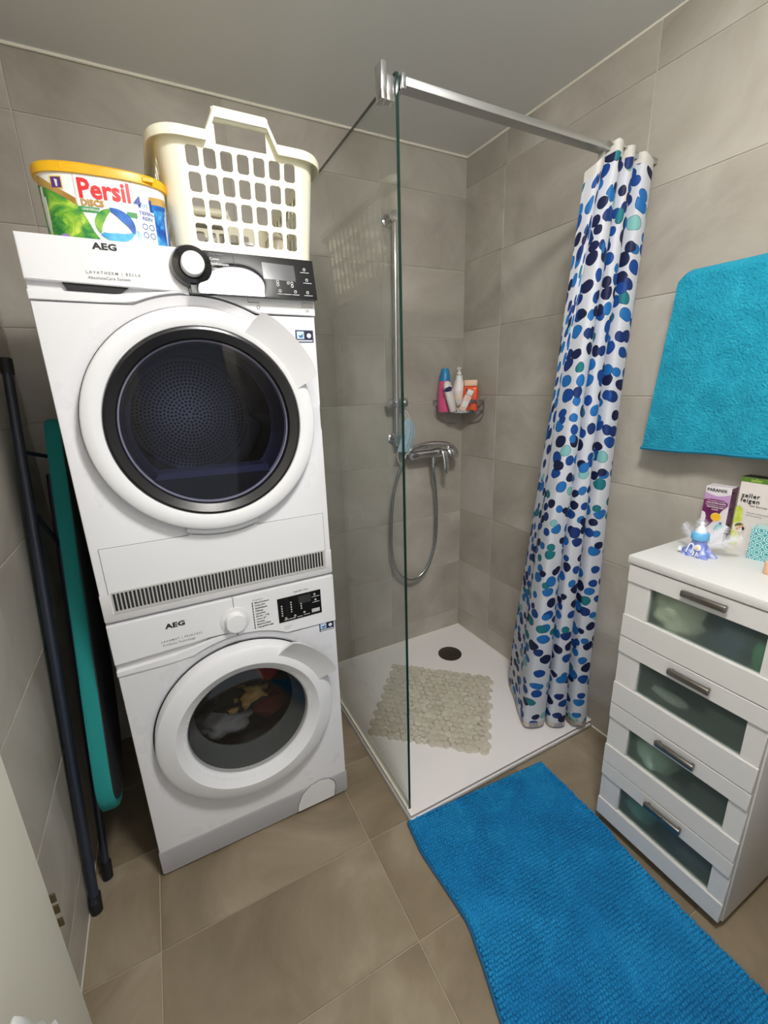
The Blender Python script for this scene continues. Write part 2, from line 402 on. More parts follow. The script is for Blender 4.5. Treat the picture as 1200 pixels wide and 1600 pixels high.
br = thing('stabiliser_bar', 'square chrome support bar from the glass screen to the right wall', 'bar', (-.85, -.87, 2.0))
bm = bmesh.new(); box(bm, .012, .866, -.015, .015, -.008, .008, bev=.0012); finish('bar', bm, M['alu'], br, smooth=40)
bm = bmesh.new(); box(bm, -.042, -.0275, -.006, .022, -.036, .030, bev=.002); box(bm, -.0275, -.0085, -.002, .020, -.034, .012, bev=.003); box(bm, .0015, .012, -.016, .020, -.014, .014, bev=.002)
finish('glass_clamp', bm, M['chrome'], br, smooth=40)

# curtain: pleated cloth hung over the bar's end, fanning into the tray
BOT = [(-.004, -.880), (-.045, -.908), (-.095, -.886), (-.070, -.815), (-.122, -.868), (-.172, -.842), (-.140, -.765), (-.190, -.826), (-.262, -.800),
       (-.232, -.725), (-.185, -.66), (-.118, -.545), (-.085, -.60)]
TOP = [(-.010, -.850), (-.014, -.893), (-.066, -.900), (-.080, -.845), (-.100, -.893), (-.132, -.900), (-.140, -.845), (-.152, -.893), (-.186, -.902),
       (-.196, -.850), (-.212, -.885), (-.240, -.890), (-.246, -.850)]
bs = smooth_path([(x, y, 0) for x, y in BOT], 12); ts = smooth_path([(x, y, 0) for x, y in TOP], 12)
arc = [0]
for a, b in zip(bs, bs[1:]): arc.append(arc[-1] + (b - a).length * 1.0)
NZ = 90; ZT, ZBm = 2.014, .042; rows = []; uvs = []
for i in range(len(bs)):
    row = []; ur = []
    s = i / (len(bs) - 1)
    for j in range(NZ + 1):
        t = j / NZ; zt = ZT - .006 * abs(math.sin(s * 19)) - .070 * max(0, (s - .72) / .28) - .034 * max(0, 1 - s / .22)
        k = t ** 1.0
        if t < .02: k = 0
        p = ts[i].lerp(bs[i], k)
        wob = .006 * noise.noise(Vector((s * 9, t * 5, 1))) * (1 if .05 < t else 0)
        n2 = .004 * math.sin(t * 14 + s * 30) * t
        z = zt + (ZBm + .012 * noise.noise(Vector((s * 6, 0, 3))) - zt) * t
        row.append((p.x + wob - .022 * math.sin(PI * t), p.y + wob + n2, z)); ur.append((arc[i], 2 * (1 - t)))
    rows.append(row); uvs.append(ur)
bm = bmesh.new(); grid(bm, rows, uv=uvs)
def curtain_mat():
    m = mat('dotted_curtain', (235, 238, 245), .6); nt = m.node_tree; N = nt.nodes; L = nt.links; b = N['Principled BSDF']
    uv = N.new('ShaderNodeUVMap')
    no = N.new('ShaderNodeTexNoise'); no.inputs['Scale'].default_value = 18; no.inputs['Detail'].default_value = 1
    sc = N.new('ShaderNodeVectorMath'); sc.operation = 'SCALE'; sc.inputs[3].default_value = .016
    sb = N.new('ShaderNodeVectorMath'); sb.operation = 'SUBTRACT'; sb.inputs[1].default_value = (.5, .5, .5)
    ad = N.new('ShaderNodeVectorMath'); ad.operation = 'ADD'
    L.new(uv.outputs[0], no.inputs['Vector']); L.new(no.outputs['Color'], sb.inputs[0]); L.new(sb.outputs[0], sc.inputs[0]); L.new(uv.outputs[0], ad.inputs[0]); L.new(sc.outputs[0], ad.inputs[1])
    cur = None
    for off, scale, size in ((0.0, 15.5, .42), (3.7, 12.5, .34)):
        mp = N.new('ShaderNodeMapping'); mp.inputs['Location'].default_value = (off, off * 1.3, 0); mp.inputs['Scale'].default_value = (scale, scale * 1.3, 1)
        L.new(ad.outputs[0], mp.inputs['Vector'])
        vo = N.new('ShaderNodeTexVoronoi'); vo.voronoi_dimensions = '2D'; vo.inputs['Scale'].default_value = 1; vo.inputs['Randomness'].default_value = .75
        L.new(mp.outputs[0], vo.inputs['Vector'])
        sx = N.new('ShaderNodeSeparateColor'); L.new(vo.outputs['Color'], sx.inputs[0])
        th = N.new('ShaderNodeMapRange'); th.inputs[3].default_value = size * .62; th.inputs[4].default_value = size; L.new(sx.outputs[1], th.inputs[0])
        lt = N.new('ShaderNodeMath'); lt.operation = 'LESS_THAN'; L.new(vo.outputs['Distance'], lt.inputs[0]); L.new(th.outputs[0], lt.inputs[1])
        cr = N.new('ShaderNodeValToRGB'); cr.color_ramp.interpolation = 'CONSTANT'; e = cr.color_ramp.elements
        cols = [(0, (22, 32, 76)), (.26, (20, 78, 160)), (.46, (34, 120, 198)), (.72, (24, 56, 124)), (.84, (30, 128, 140)), (.93, (140, 205, 205))]
        e[0].position = 0; e[0].color = srgb(cols[0][1]); e[1].position = cols[1][0]; e[1].color = srgb(cols[1][1])
        for p, c in cols[2:]:
            q = e.new(p); q.color = srgb(c)
        L.new(sx.outputs[0], cr.inputs[0])
        # watercolour: a darker rim round each dot
        dv = N.new('ShaderNodeMath'); dv.operation = 'DIVIDE'; L.new(vo.outputs['Distance'], dv.inputs[0]); L.new(th.outputs[0], dv.inputs[1])
        rm = N.new('ShaderNodeMapRange'); rm.inputs[1].default_value = .86; rm.inputs[2].default_value = .97; rm.inputs[3].default_value = 1; rm.inputs[4].default_value = .45; L.new(dv.outputs[0], rm.inputs[0])
        hs = N.new('ShaderNodeHueSaturation'); L.new(cr.outputs[0], hs.inputs['Color']); L.new(rm.outputs[0], hs.inputs['Value'])
        mx = N.new('ShaderNodeMixRGB'); L.new(lt.outputs[0], mx.inputs[0]); L.new(hs.outputs[0], mx.inputs[2])
        if cur is None: mx.inputs[1].default_value = srgb((230, 233, 243))
        else: L.new(cur, mx.inputs[1])
        if off: 
            lt2 = N.new('ShaderNodeMath'); lt2.operation = 'GREATER_THAN'; lt2.inputs[1].default_value = .45; L.new(sx.outputs[2], lt2.inputs[0])
            mm = N.new('ShaderNodeMath'); mm.operation = 'MULTIPLY'; L.new(lt.outputs[0], mm.inputs[0]); L.new(lt2.outputs[0], mm.inputs[1]); L.new(mm.outputs[0], mx.inputs[0])
        cur = mx.outputs[0]
    # pale hem along the bottom
    sp = N.new('ShaderNodeSeparateXYZ'); L.new(uv.outputs[0], sp.inputs[0])
    hm = N.new('ShaderNodeMath'); hm.operation = 'LESS_THAN'; hm.inputs[1].default_value = .022; L.new(sp.outputs[1], hm.inputs[0])
    ht = N.new('ShaderNodeMath'); ht.operation = 'GREATER_THAN'; ht.inputs[1].default_value = 1.972; L.new(sp.outputs[1], ht.inputs[0])
    h2 = N.new('ShaderNodeMixRGB'); h2.inputs[2].default_value = srgb((232, 230, 224)); L.new(ht.outputs[0], h2.inputs[0]); L.new(cur, h2.inputs[1]); cur = h2.outputs[0]
    hx = N.new('ShaderNodeMixRGB'); hx.inputs[2].default_value = srgb((214, 196, 170)); fac = N.new('ShaderNodeMath'); fac.operation = 'MULTIPLY'; fac.inputs[1].default_value = .6
    L.new(hm.outputs[0], fac.inputs[0]); L.new(fac.outputs[0], hx.inputs[0]); L.new(cur, hx.inputs[1]); cur = hx.outputs[0]
    L.new(cur, b.inputs['Base Color'])
    tl_ = N.new('ShaderNodeBsdfTranslucent'); L.new(cur, tl_.inputs[0]); ms = N.new('ShaderNodeMixShader'); ms.inputs[0].default_value = .3
    L.new(b.outputs[0], ms.inputs[1]); L.new(tl_.outputs[0], ms.inputs[2]); L.new(ms.outputs[0], N['Material Output'].inputs[0])
    return m
M['curtain'] = curtain_mat()
ct = thing('shower_curtain', 'white shower curtain with blue and teal dots gathered beside the right wall', 'curtain', (-.12, -.87, .04))
for v in bm.verts: v.co -= Vector((-.12, -.87, .04))
finish('cloth', bm, M['curtain'], ct, smooth=0)
bm = bmesh.new()
for k, (x0_, x1_) in enumerate(((-.20, -.135),)):
    P = []
    for i in range(9):
        a = PI * i / 8; P.append([(x0_ + .12, -.024 * math.cos(a), 1.963 + .012 * math.sin(a)), (x1_ + .12, -.024 * math.cos(a), 1.963 + .012 * math.sin(a))])
    grid(bm, P)
for i in (0, 8): pass
bmesh.ops.solidify(bm, geom=bm.faces[:], thickness=.0015)
finish('hanging_loop', bm, mat('loop_cloth', (232, 230, 222), .8), ct, smooth=50, label='plain white loop over the bar')

# rail, slider, hose, mixer, hand shower
rl = thing('riser_rail', 'chrome shower riser rail on the back wall seen through the glass', 'shower rail', (-.425, 0, 1.12))
bm = bmesh.new(); tube(bm, [(.005, -.055, 0), (.012, -.055, .5), (.018, -.055, .96)], .0105, 12); finish('rail', bm, M['chrome'], rl, smooth=60)
for z in (.03, .935):
    bm = bmesh.new(); lathe(bm, [(0, 0), (.024, 0), (.024, -.008), (.016, -.012), (.016, -.055), (.019, -.06), (.019, -.07), (0, -.075)], c=(.008, 0, z), axis='y', n=20); finish('wall_mount', bm, M['chrome'], rl, smooth=40)
bm = bmesh.new(); lathe(bm, [(0, -.048), (.019, -.048), (.021, -.04), (.021, -.008), (.016, 0), (.016, .02), (.021, .026), (.021, .045), (0, .05)], c=(.008, -.062, .195), axis='x', n=18)
box(bm, -.008, .024, -.085, -.04, .175, .215, bev=.004); finish('slider', bm, M['chrome'], rl, smooth=40)

mx_ = thing('mixer_tap', 'chrome shower mixer tap with a downward lever on the back wall', 'tap', (-.27, 0, 1.07))
bm = bmesh.new()
for x in (-.06, .06): lathe(bm, [(0, 0), (.032, 0), (.030, -.01), (.017, -.014), (.017, -.05), (0, -.05)], c=(x, 0, .005), axis='y', n=24)
lathe(bm, [(0, -.09), (.02, -.088), (.024, -.075), (.022, -.05), (.021, .02), (.026, .05), (.026, .085), (.022, .095), (0, .1)], c=(0, -.068, .0), axis='x', n=24)
finish('tap_body', bm, M['chrome'], mx_, smooth=40)
bm = bmesh.new(); lathe(bm, [(0, .01), (.010, .01), (.012, .0), (.012, -.03), (.008, -.034), (.008, -.05), (0, -.05)], c=(.045, -.068, -.02), n=16); finish('hose_outlet', bm, M['chrome'], mx_, smooth=40)
bm = bmesh.new()
LV = [(.085, -.075, .02), (.088, -.10, .01), (.090, -.112, -.03), (.092, -.115, -.07), (.093, -.112, -.10)]
P = smooth_path(LV, 5); rows = []
for i, p in enumerate(P):
    t = i / (len(P) - 1); ww = .020 - .007 * t if t < .9 else .010; th = .008 - .003 * t
    rows.append([(p.x + ww * math.cos(a) , p.y + th * math.sin(a), p.z) for a in [2 * PI * k / 12 for k in range(12)]])
V = grid(bm, rows, closed_v=True); bm.faces.new(V[0]); bm.faces.new(V[-1]); finish('lever', bm, M['chrome'], mx_, smooth=40)

hs_ = thing('hand_shower', 'chrome hand shower lying along the top of the mixer tap', 'hand shower', (-.26, -.09, 1.10))
bm = bmesh.new(); hp = smooth_path([(-.125, 0, -.022), (-.105, 0, .0), (-.06, 0, .012), (.0, 0, .016), (.06, 0, .014), (.105, 0, .006), (.14, 0, -.01)], 5)
tube(bm, hp, [.010 + .004 * math.sin(PI * i / (len(hp) - 1)) for i in range(len(hp))], 12); finish('shower_handle', bm, M['chrome'], hs_, smooth=60)
bm = bmesh.new(); mt = Matrix.Translation((.135, -.005, -.025)) @ Matrix.Rotation(math.radians(55), 4, 'X') @ Matrix.Rotation(math.radians(20), 4, 'Y')
lathe(bm, [(0, .014), (.018, .012), (.034, .004), (.039, -.004), (.037, -.010), (.031, -.011), (.030, -.009), (0, -.009)], n=30, mtx=mt); finish('spray_head', bm, M['chrome'], hs_, smooth=40)
bm = bmesh.new(); lathe(bm, [(0, -.0095), (.029, -.0095), (.029, -.0125), (0, -.0125)], n=26, mtx=mt); finish('spray_plate', bm, M['rubber'], hs_, smooth=40)

bm = bmesh.new(); HO = Vector((-.33, -.06, .42))
hpth = smooth_path([(-.225, -.068, 1.012), (-.222, -.066, .97), (-.207, -.06, .898), (-.196, -.055, .762), (-.203, -.05, .588), (-.255, -.045, .455), (-.340, -.045, .411), (-.421, -.05, .465),
                    (-.460, -.055, .572), (-.463, -.06, .74), (-.450, -.068, .898), (-.419, -.078, 1.01), (-.388, -.088, 1.075)], 14)
tube(bm, [p - HO for p in hpth], [.0072 + .0007 * (i % 2) for i in range(len(hpth))], 10)
ho = finish('shower_hose', bm, mat('hose_steel', (178, 180, 182), .25, 1), smooth=0); tag(ho, 'silver flexible shower hose looping down from the mixer tap', 'hose', loc=tuple(HO))

# corner caddy with its bottles
cd = thing('corner_caddy', 'chrome wire corner caddy holding bottles above the tap', 'shower caddy', (0, 0, 1.25))
A, B, C0 = Vector((-.185, -.006, 0)), Vector((-.006, -.175, 0)), Vector((-.006, -.006, 0))
front = [(-.185, -.006), (-.180, -.055), (-.150, -.105), (-.105, -.145), (-.055, -.170), (-.003, -.175)]
fp = smooth_path([(x, y, 0) for x, y in front], 5)
def band(bm, path, z0, z1, t=.0025):
    P = [[(p.x, p.y, z0), (p.x, p.y, z1)] for p in path]; V = grid(bm, P)
bm = bmesh.new(); band(bm, fp, .053, .067); bmesh.ops.solidify(bm, geom=bm.faces[:], thickness=.003); finish('front_band', bm, M['chrome'], cd, smooth=50)
bm = bmesh.new(); band(bm, [Vector((p.x * .92, p.y * .92, 0)) for p in fp], .006, .018); bmesh.ops.solidify(bm, geom=bm.faces[:], thickness=.003); finish('front_band', bm, M['chrome'], cd, smooth=50)
bm = bmesh.new(); tube(bm, [(-.185, -.006, .06), (-.006, -.006, .06), (-.006, -.175, .06)], .003, 8); finish('back_rail', bm, M['chrome'], cd, smooth=60)
for k in range(1, 8):
    t = k / 8; q = fp[int(t * (len(fp) - 1))]
    bm = bmesh.new(); tube(bm, [(q.x, q.y, .06), (q.x * .93, q.y * .93, .012), (q.x * .5 - .004, q.y * .5 - .004, .008), (-.008, -.008, .008)], .002, 6); finish('wire', bm, M['chrome'], cd, smooth=60)
for s in (0, 1):
    q = [(-.175, -.008, .055), (-.172, -.008, .0), (-.150, -.008, -.028), (-.11, -.006, -.045), (-.05, -.006, -.055)]
    if s: q = [(b, a, c) for a, b, c in q]
    bm = bmesh.new(); tube(bm, smooth_path(q, 5), .0028, 6); finish('brace', bm, M['chrome'], cd, smooth=60)
CZ = 1.2615
def bottle(name, label, loc, prof, m, cap=None, capm=None, tilt=None, sx=1, sy=1, rz=0, extra=None):
    t = thing(name, label, 'bottle', loc, 0, 'toiletries in the corner caddy')
    mt = Matrix.Rotation(rz, 4, 'Z')
    if tilt: t.rotation_euler = tilt
    bm = bmesh.new(); lathe(bm, prof, n=28, sx=sx, sy=sy, mtx=mt); finish('bottle_body', bm, m, t, smooth=50)
    if cap: bm = bmesh.new(); lathe(bm, cap, n=24, sx=sx, sy=sy, mtx=mt); finish('cap', bm, capm, t, smooth=50)
    return t
pk = mat('pink_plastic', (222, 92, 140), .35); bluecap = mat('blue_cap', (36, 128, 182), .35); wp = mat('white_bottle', (228, 226, 222), .4)
orange = mat('orange_gel', (232, 84, 30), .3); peach = mat('peach_cap', (236, 196, 170), .4); navy = mat('navy_print', (28, 32, 78), .5)
t = bottle('shampoo_bottle', 'pink bottle with a tapered blue cap in the corner caddy', (-.150, -.055, CZ), [(0, 0), (.030, 0), (.034, .006), (.034, .06), (.031, .11), (.026, .143), (0, .146)], pk,
       [(.0265, .143), (.0255, .16), (.018, .197), (.015, .2), (0, .201)], bluecap)
bm = bmesh.new(); blob(bm, (.012, -.024, .125), (.007, .004, .006), 3, .3); finish('emblem', bm, navy, t, smooth=0)
t = bottle('lotion_bottle', 'white bottle with a navy leaf-shaped mark leaning in the caddy', (-.138, -.110, CZ + .004), [(0, 0), (.020, 0), (.026, .006), (.029, .05), (.031, .10), (.026, .132), (.012, .142), (0, .144)], wp,
       tilt=(.0, -.30, 0), sx=1.0, sy=.62, rz=.6)
bm = bmesh.new()
def front_of(tilt=0): pass
P = [(-.026, 0), (-.014, .012), (.004, .014), (.016, .006), (.008, -.006), (-.010, -.007)]
prism(bm, [(a, .108 + b) for a, b in P], -.029, -.020, 'y'); bmesh.ops.rotate(bm, verts=bm.verts, cent=(0, 0, 0), matrix=Matrix.Rotation(-.45, 3, 'Z')); finish('emblem', bm, navy, t)
t = bottle('pump_bottle', 'white pump bottle standing in the middle of the caddy', (-.078, -.070, CZ), [(0, 0), (.031, 0), (.034, .005), (.034, .085), (.036, .094), (.034, .104), (.024, .135), (.017, .152), (.016, .168), (0, .17)], wp)
bm = bmesh.new(); tube(bm, [(0, 0, .165), (0, 0, .195)], .0055, 10); lathe(bm, [(0, .172), (.012, .172), (.010, .182), (0, .184)], n=16)
tube(bm, [(-.018, -.012, .197), (-.004, -.002, .2), (.014, .006, .199)], [.004, .006, .005], 8); finish('pump_head', bm, wp, t, smooth=40)
bm = bmesh.new(); lathe(bm, [(.0345, .012), (.0345, .08)], n=28); finish('label_print', bm, mat('cream_label', (225, 214, 200), .5), t, smooth=60, label='pale cream label')
t = thing('shower_gel_bottle', 'orange rectangular bottle with a peach cap at the right end of the caddy', 'bottle', (-.055, -.132, CZ), -.75, 'toiletries in the corner caddy')
bm = bmesh.new(); box(bm, -.034, .034, -.018, .018, 0, .115, bev=.009, seg=3); finish('bottle_body', bm, orange, t, smooth=40)
bm = bmesh.new(); box(bm, -.031, .031, -.015, .015, .1155, .145, bev=.006, seg=3); finish('cap', bm, peach, t, smooth=40)
bm = bmesh.new(); lathe(bm, [(.006, 0), (.010, 0), (.010, -.001), (.006, -.001)], c=(-.004, -.0185, .09), axis='y', n=16, close=True); box(bm, -.02, -.012, -.0192, -.018, .07, .105); finish('emblem', bm, navy, t)
t = thing('small_tube', 'small pale tube with a square white cap leaning before the orange bottle', 'tube', (-.116, -.143, CZ + .004), .4, 'toiletries in the corner caddy'); t.rotation_euler = (0, .42, -.5)
bm = bmesh.new(); box(bm, -.017, .017, -.009, .009, 0, .078, bev=.006, seg=3); finish('tube_body', bm, mat('pinkish_tube', (226, 196, 186), .4), t, smooth=40)
bm = bmesh.new(); box(bm, -.014, .014, -.011, .011, .0785, .104, bev=.003, seg=2); finish('cap', bm, wp, t, smooth=40)
bm = bmesh.new(); box(bm, -.012, .012, -.0098, -.009, .022, .05); finish('label_print', bm, M['print_white'], t)

# face mask hanging from the slider
mk = thing('face_mask', 'pale blue pleated face mask hanging from the shower rail slider', 'face mask', (-.40, -.105, 1.25))
rows = []
L0 = [(.004, 0), (-.012, -.03), (-.028, -.09), (-.048, -.15)]; R0 = [(.022, -.006), (.044, -.035), (.046, -.08), (.018, -.155)]
Lp = smooth_path([(a, 0, b) for a, b in L0], 6); Rp = smooth_path([(a, 0, b) for a, b in R0], 6)
for a, b in zip(Lp, Rp):
    row = []
    for k in range(13):
        t_ = k / 12; p = a.lerp(b, t_); row.append((p.x, -.014 * math.sin(PI * t_) - .003 * (k % 3 == 0), p.z))
    rows.append(row)
bm = bmesh.new(); grid(bm, rows); bmesh.ops.solidify(bm, geom=bm.faces[:], thickness=.0012)
maskm = mottle(mat('mask_blue', (190, 218, 228), .8), [(184, 214, 228), (212, 232, 238)], 30, rnd=False)
finish('mask_cloth', bm, maskm, mk, smooth=40)
bm = bmesh.new(); tube(bm, smooth_path([(-.046, -.003, -.148), (-.046, -.004, -.18), (-.034, -.004, -.208), (-.016, -.004, -.195), (.004, -.003, -.155)], 6), .0014, 6); finish('ear_loop', bm, wp, mk, smooth=60)
bm = bmesh.new(); tube(bm, smooth_path([(.004, -.003, 0), (.0, .01, .022), (-.005, .02, .03), (.012, .012, .026), (.022, -.004, -.006)], 6), .0014, 6); finish('ear_loop', bm, wp, mk, smooth=60)

# pebble mat
pm = thing('pebble_mat', 'translucent beige non-slip mat of joined pebbles lying in the shower tray', 'shower mat', (-.499, -.493, TZ - .0035), math.radians(-41.6))
pebm = mottle(mat('clear_pebble', (206, 198, 182), .25, 0, .6), [(200, 192, 174), (222, 216, 202)], 9)
pebm.node_tree.nodes['Principled BSDF'].inputs['Transmission Weight'].default_value = .12
pm_meshes = []
for k in range(5):
    bm = bmesh.new(); a = .0155 + .0012 * (k % 3); bb = a * (1, .78, .9, .7, 1)[k]
    n = 12; prof = [(1.0, 0), (.98, .5), (.82, .9), (.45, 1.0)] + ([(0, 1.0)] if k % 2 else [(.36, .75), (.0, .72)])
    vs = lathe(bm, [(r, h * .0085) for r, h in prof], n=n)
    for v in vs: v.co.x *= a * (1 + .08 * math.sin(3 * math.atan2(v.co.y, v.co.x) + k)); v.co.y *= bb
    me = bpy.data.meshes.new('pebble'); bm.to_mesh(me); bm.free(); me.materials.append(pebm)
    me.polygons.foreach_set('use_smooth', [True] * len(me.polygons)); me.set_sharp_from_angle(angle=math.radians(40)); pm_meshes.append(me)
NP = 17
for i in range(NP):
    for j in range(NP):
        o = link('pebble', pm_meshes[random.randrange(5)], pm)
        x = (i - (NP - 1) / 2) * .0282 + (.007 if j % 2 else -.007) + random.uniform(-.003, .003); y = (j - (NP - 1) / 2) * .0277 + random.uniform(-.003, .003)
        o.location = (x, y, .0008 + .0008 * random.random()); o.rotation_euler = (0, 0, random.uniform(0, PI)); s = random.uniform(.92, 1.18); o.scale = (s, s, random.uniform(.8, 1.2))
bm = bmesh.new(); 
for i in range(NP):
    y = (i - (NP - 1) / 2) * .0277; box(bm, -.235, .235, y - .003, y + .003, 0, .002); box(bm, y - .003, y + .003, -.228, .228, 0, .002)
finish('webbing', bm, pebm, pm)

# ------------------------------------------------------------ washer and dryer
def arc_pts(cx, cz, r, a0, a1, n):
    return [(cx + r * math.cos(math.radians(a0 + (a1 - a0) * i / n)), cz + r * math.sin(math.radians(a0 + (a1 - a0) * i / n))) for i in range(n + 1)]
W_, MH = .597, .846
def body_front(bm, cx, cz, r_in, seam_l, seam_r, dish, halo_r, zfoot=.008):
    """front sheet with a round opening, dished around the door: polar grid out to the panel outline"""
    n0 = 160; angs = [2 * PI * i / n0 for i in range(n0)]
    for px, pz in ((.004, zfoot), (W_ - .004, zfoot), (.004, seam_l), (W_ - .004, seam_r)):
        a = math.atan2(pz - cz, px - cx) % (2 * PI); angs = [q for q in angs if abs(q - a) > .012] + [a]
    angs.sort(); n = len(angs); rad = [r_in, r_in + .004, dish[0] - .03, dish[0] - .006, dish[0] + .006, dish[0] + .02, dish[0] + .03, 1.0]
    dep = [.05, .028, .022, .014, .009, .003, 0, 0]
    P = []
    for i in range(n):
        a = angs[i]; c, s = math.cos(a), math.sin(a)
        lim = 9.
        if c > 1e-6: lim = min(lim, (W_ - .004 - cx) / c)
        if c < -1e-6: lim = min(lim, (cx - .004) / -c)
        if s < -1e-6: lim = min(lim, (cz - zfoot) / -s)
        if s > 1e-6:
            zs = seam_l if c < 0 else seam_r
            lim = max(min(lim, (zs - cz) / s), 0)
            if lim < halo_r: lim = halo_r if abs(halo_r * c) < .29 else lim
            if abs(c) > 1e-6: lim = min(lim, (W_ - .004 - cx) / c if c > 0 else (cx - .004) / -c)
        row = []
        for r, d in zip(rad, dep):
            if r == 1.0: rr = lim; dd = 0 if lim > dish[0] + .029 else .004
            else:
                rr = min(r, lim - .001 * (8 - rad.index(r))); dd = d
            row.append((cx + rr * c, dd, cz + rr * s))
        P.append(row)
    V = grid(bm, P, closed_u=True)
    return V
def skirt(bm):
    """turn open outer border back into depth"""
    be = [e for e in bm.edges if e.is_boundary]
    r = bmesh.ops.extrude_edge_only(bm, edges=be); vs = [v for v in r['geom'] if isinstance(v, bmesh.types.BMVert)]
    for v in vs: v.co.y += .018
def ring_door(t, cx, cz, prof, name, m, n=96, **kw):
    bm = bmesh.new(); lathe(bm, prof, c=(cx, 0, cz), axis='y', n=n); return finish(name, bm, m, t, smooth=30, **kw)
def door_tab(par, cx, cz, a0, a1, ri, ro, y0, y1, y2, m, nm='door_pull'):
    """pull tab: a sector plate lifting away from the ring towards its outer edge"""
    bm = bmesh.new(); n = 14; F = []; Bk = []
    for i in range(n + 1):
        t = i / n; a = math.radians(a0 + (a1 - a0) * t); e = min(t, 1 - t) * n
        k = min(1, e / 1.5)
        f = []; b = []
        for q in range(6):
            s = q / 5; inset = (1 - .55 * s) if False else 1
            r = ri + (ro - ri) * s * (.93 + .07 * k); aa = a
            mid = math.radians((a0 + a1) / 2); aa = mid + (a - mid) * (1.10 - .16 * s)
            y = y0 + (y1 - y0) * (s ** 1.2)
            f.append((cx + r * math.cos(aa), y, cz + r * math.sin(aa))); b.append((cx + (r - .002) * math.cos(aa), min(y + .012, y2), cz + (r - .002) * math.sin(aa)))
        F.append(f); Bk.append(b)
    VF = grid(bm, F); VB = grid(bm, Bk)
    def strip(A, B):
        for i in range(len(A) - 1): bm.faces.new([A[i], A[i + 1], B[i + 1], B[i]])
    strip([r[-1] for r in VF], [r[-1] for r in VB]); strip([r[0] for r in VF], [r[0] for r in VB]); strip(VF[0], VB[0]); strip(VF[-1], VB[-1])
    return finish(nm, bm, m, par, smooth=35)
MY = -.683
def casing(t, label):
    bm = bmesh.new(); box(bm, .0, W_, .019, .60, .010, MH, bev=.004); 
    o = finish('casing', bm, M['white'], t, smooth=40); return o
def hollow_casing(t, cx, cz, r, zb=.010):
    """cabinet: two sides, top, back, bottom and an inner front bulkhead with a hole"""
    bm = bmesh.new(); th = .006
    box(bm, 0, th, .016,   .60, zb, MH, bev=.002); box(bm, W_ - th, W_, .016,   .60, zb, MH, bev=.002)
    box(bm, th, W_ - th, .016, .60, MH - th, MH); box(bm, th, W_ - th, .018, .60, zb, zb + .006); box(bm, th, W_ - th,   .594, .60, zb + .006, MH - th)
    return finish('casing', bm, M['white'], t, smooth=40)
# ---- dryer
dy = thing('tumble_dryer', 'white tumble dryer with a large black-rimmed door, stacked on the washing machine', 'dryer', (-1.597, MY, .852))
hollow_casing(dy, 0, 0, 0, .001)
CX, CZd = .304, .463
bm = bmesh.new(); V = body_front(bm, CX, CZd, .195, .7245, .7155, (.262,), .289, .003); skirt(bm)
fo = finish('front_panel', bm, M['white'], dy, smooth=35)
# lower lip darker band at the foot of the front
bm = bmesh.new(); box(bm, .001, W_ - .001, -.001, .02, .001, .075, bev=.003); finish('plinth', bm, M['grey_pl'], dy, smooth=40)
# control panel: fascia split into a tank-drawer side and a display side
arcp = arc_pts(CX, CZd, .2915, 113, 70, 18)
left_low = [(.002, .728), (.13, .727), (.165, .728)] 
bm = bmesh.new(); prism(bm, [(.002, MH), (.002, .764), (.276, .757), (.30, .751), (.30, MH)], -.004, .016, bev=.0015); finish('drawer_front', bm, M['plastic'], dy, smooth=30)
bm = bmesh.new(); prism(bm, [(.002, .746), (.002, .728), (.12, .727), (.17, .729)] + arc_pts(CX, CZd, .2925, 113, 91, 8) + [(.30, .757), (.276, .758), (.20, .7505), (.15, .744)], -.004, .016, bev=.001); finish('drawer_lip', bm, M['plastic'], dy, smooth=30)
bm = bmesh.new(); box(bm, .002, .30, .010, .012, .72, .77); finish('grip_recess', bm, M['grey_pl'], dy)
bm = bmesh.new(); prism(bm, [(.062, .7625), (.180, .7595), (.163, .7475), (.068, .749)], .002, .009); finish('grip_slot', bm, M['dark'], dy)
bm = bmesh.new(); prism(bm, [(.3015, MH), (.3015, .757)] + arc_pts(CX, CZd, .2925, 90, 66, 10) + [(.45, .7195), (W_ - .002, .7185), (W_ - .002, MH)], -.004, .016, bev=.0015); finish('display_fascia', bm, M['plastic'], dy, smooth=30)
# black glass display, leaning back 11 degrees
TILT = math.radians(13)
dp = bpy.data.objects.new('display_panel', None)
def lean(u, v, off=0):   # v measured from the panel foot, upwards
    return Vector((u, -.0285 + v * math.sin(TILT) - off * math.cos(TILT), .7525 + v * math.cos(TILT) + off * math.sin(TILT)))
bm = bmesh.new(); pu = (.3035, .5955); pv = (.0, .0945)
q = [lean(pu[0], pv[0]), lean(pu[1], pv[0]), lean(pu[1], pv[1]), lean(pu[0], pv[1])]
vf = [bm.verts.new(p) for p in q]; vb = [bm.verts.new((p.x, -.0035, p.z)) for p in q]
bm.faces.new(vf)
for i in range(4): bm.faces.new([vf[i], vb[i], vb[(i + 1) % 4], vf[(i + 1) % 4]])
bm.faces.new(vb[::-1]); dpn = finish('display_panel', bm, M['panel'], dy)
def on_panel(u0, v0, off=.0006): return lambda a, b: lean(u0 + a, v0 + b, off)
patch('screen', [(.468, .042), (.546, .040), (.546, .078), (.468, .080)], mat('dim_screen', (66, 66, 70), .15), dpn, on_panel(0, 0, .0005), n=2)
for i, s in enumerate(['Programme', 'Coton', 'Synthétiques', 'Délicats', 'Laine', 'Soie', 'Coton Eco', 'Duvet']):
    put_text('lettering', s, .0078 if i else .0066, M['print_grey'] if i == 0 else M['print_white'], dpn, on_panel(.352, .088 - i * .0108), bold=.0001)
bm = bmesh.new()
for i in range(7):
    a = lean(.347, .0745 - i * .0108, .0006); box(bm, a.x, a.x + .0018, a.y - .0003, a.y, a.z, a.z + .006)
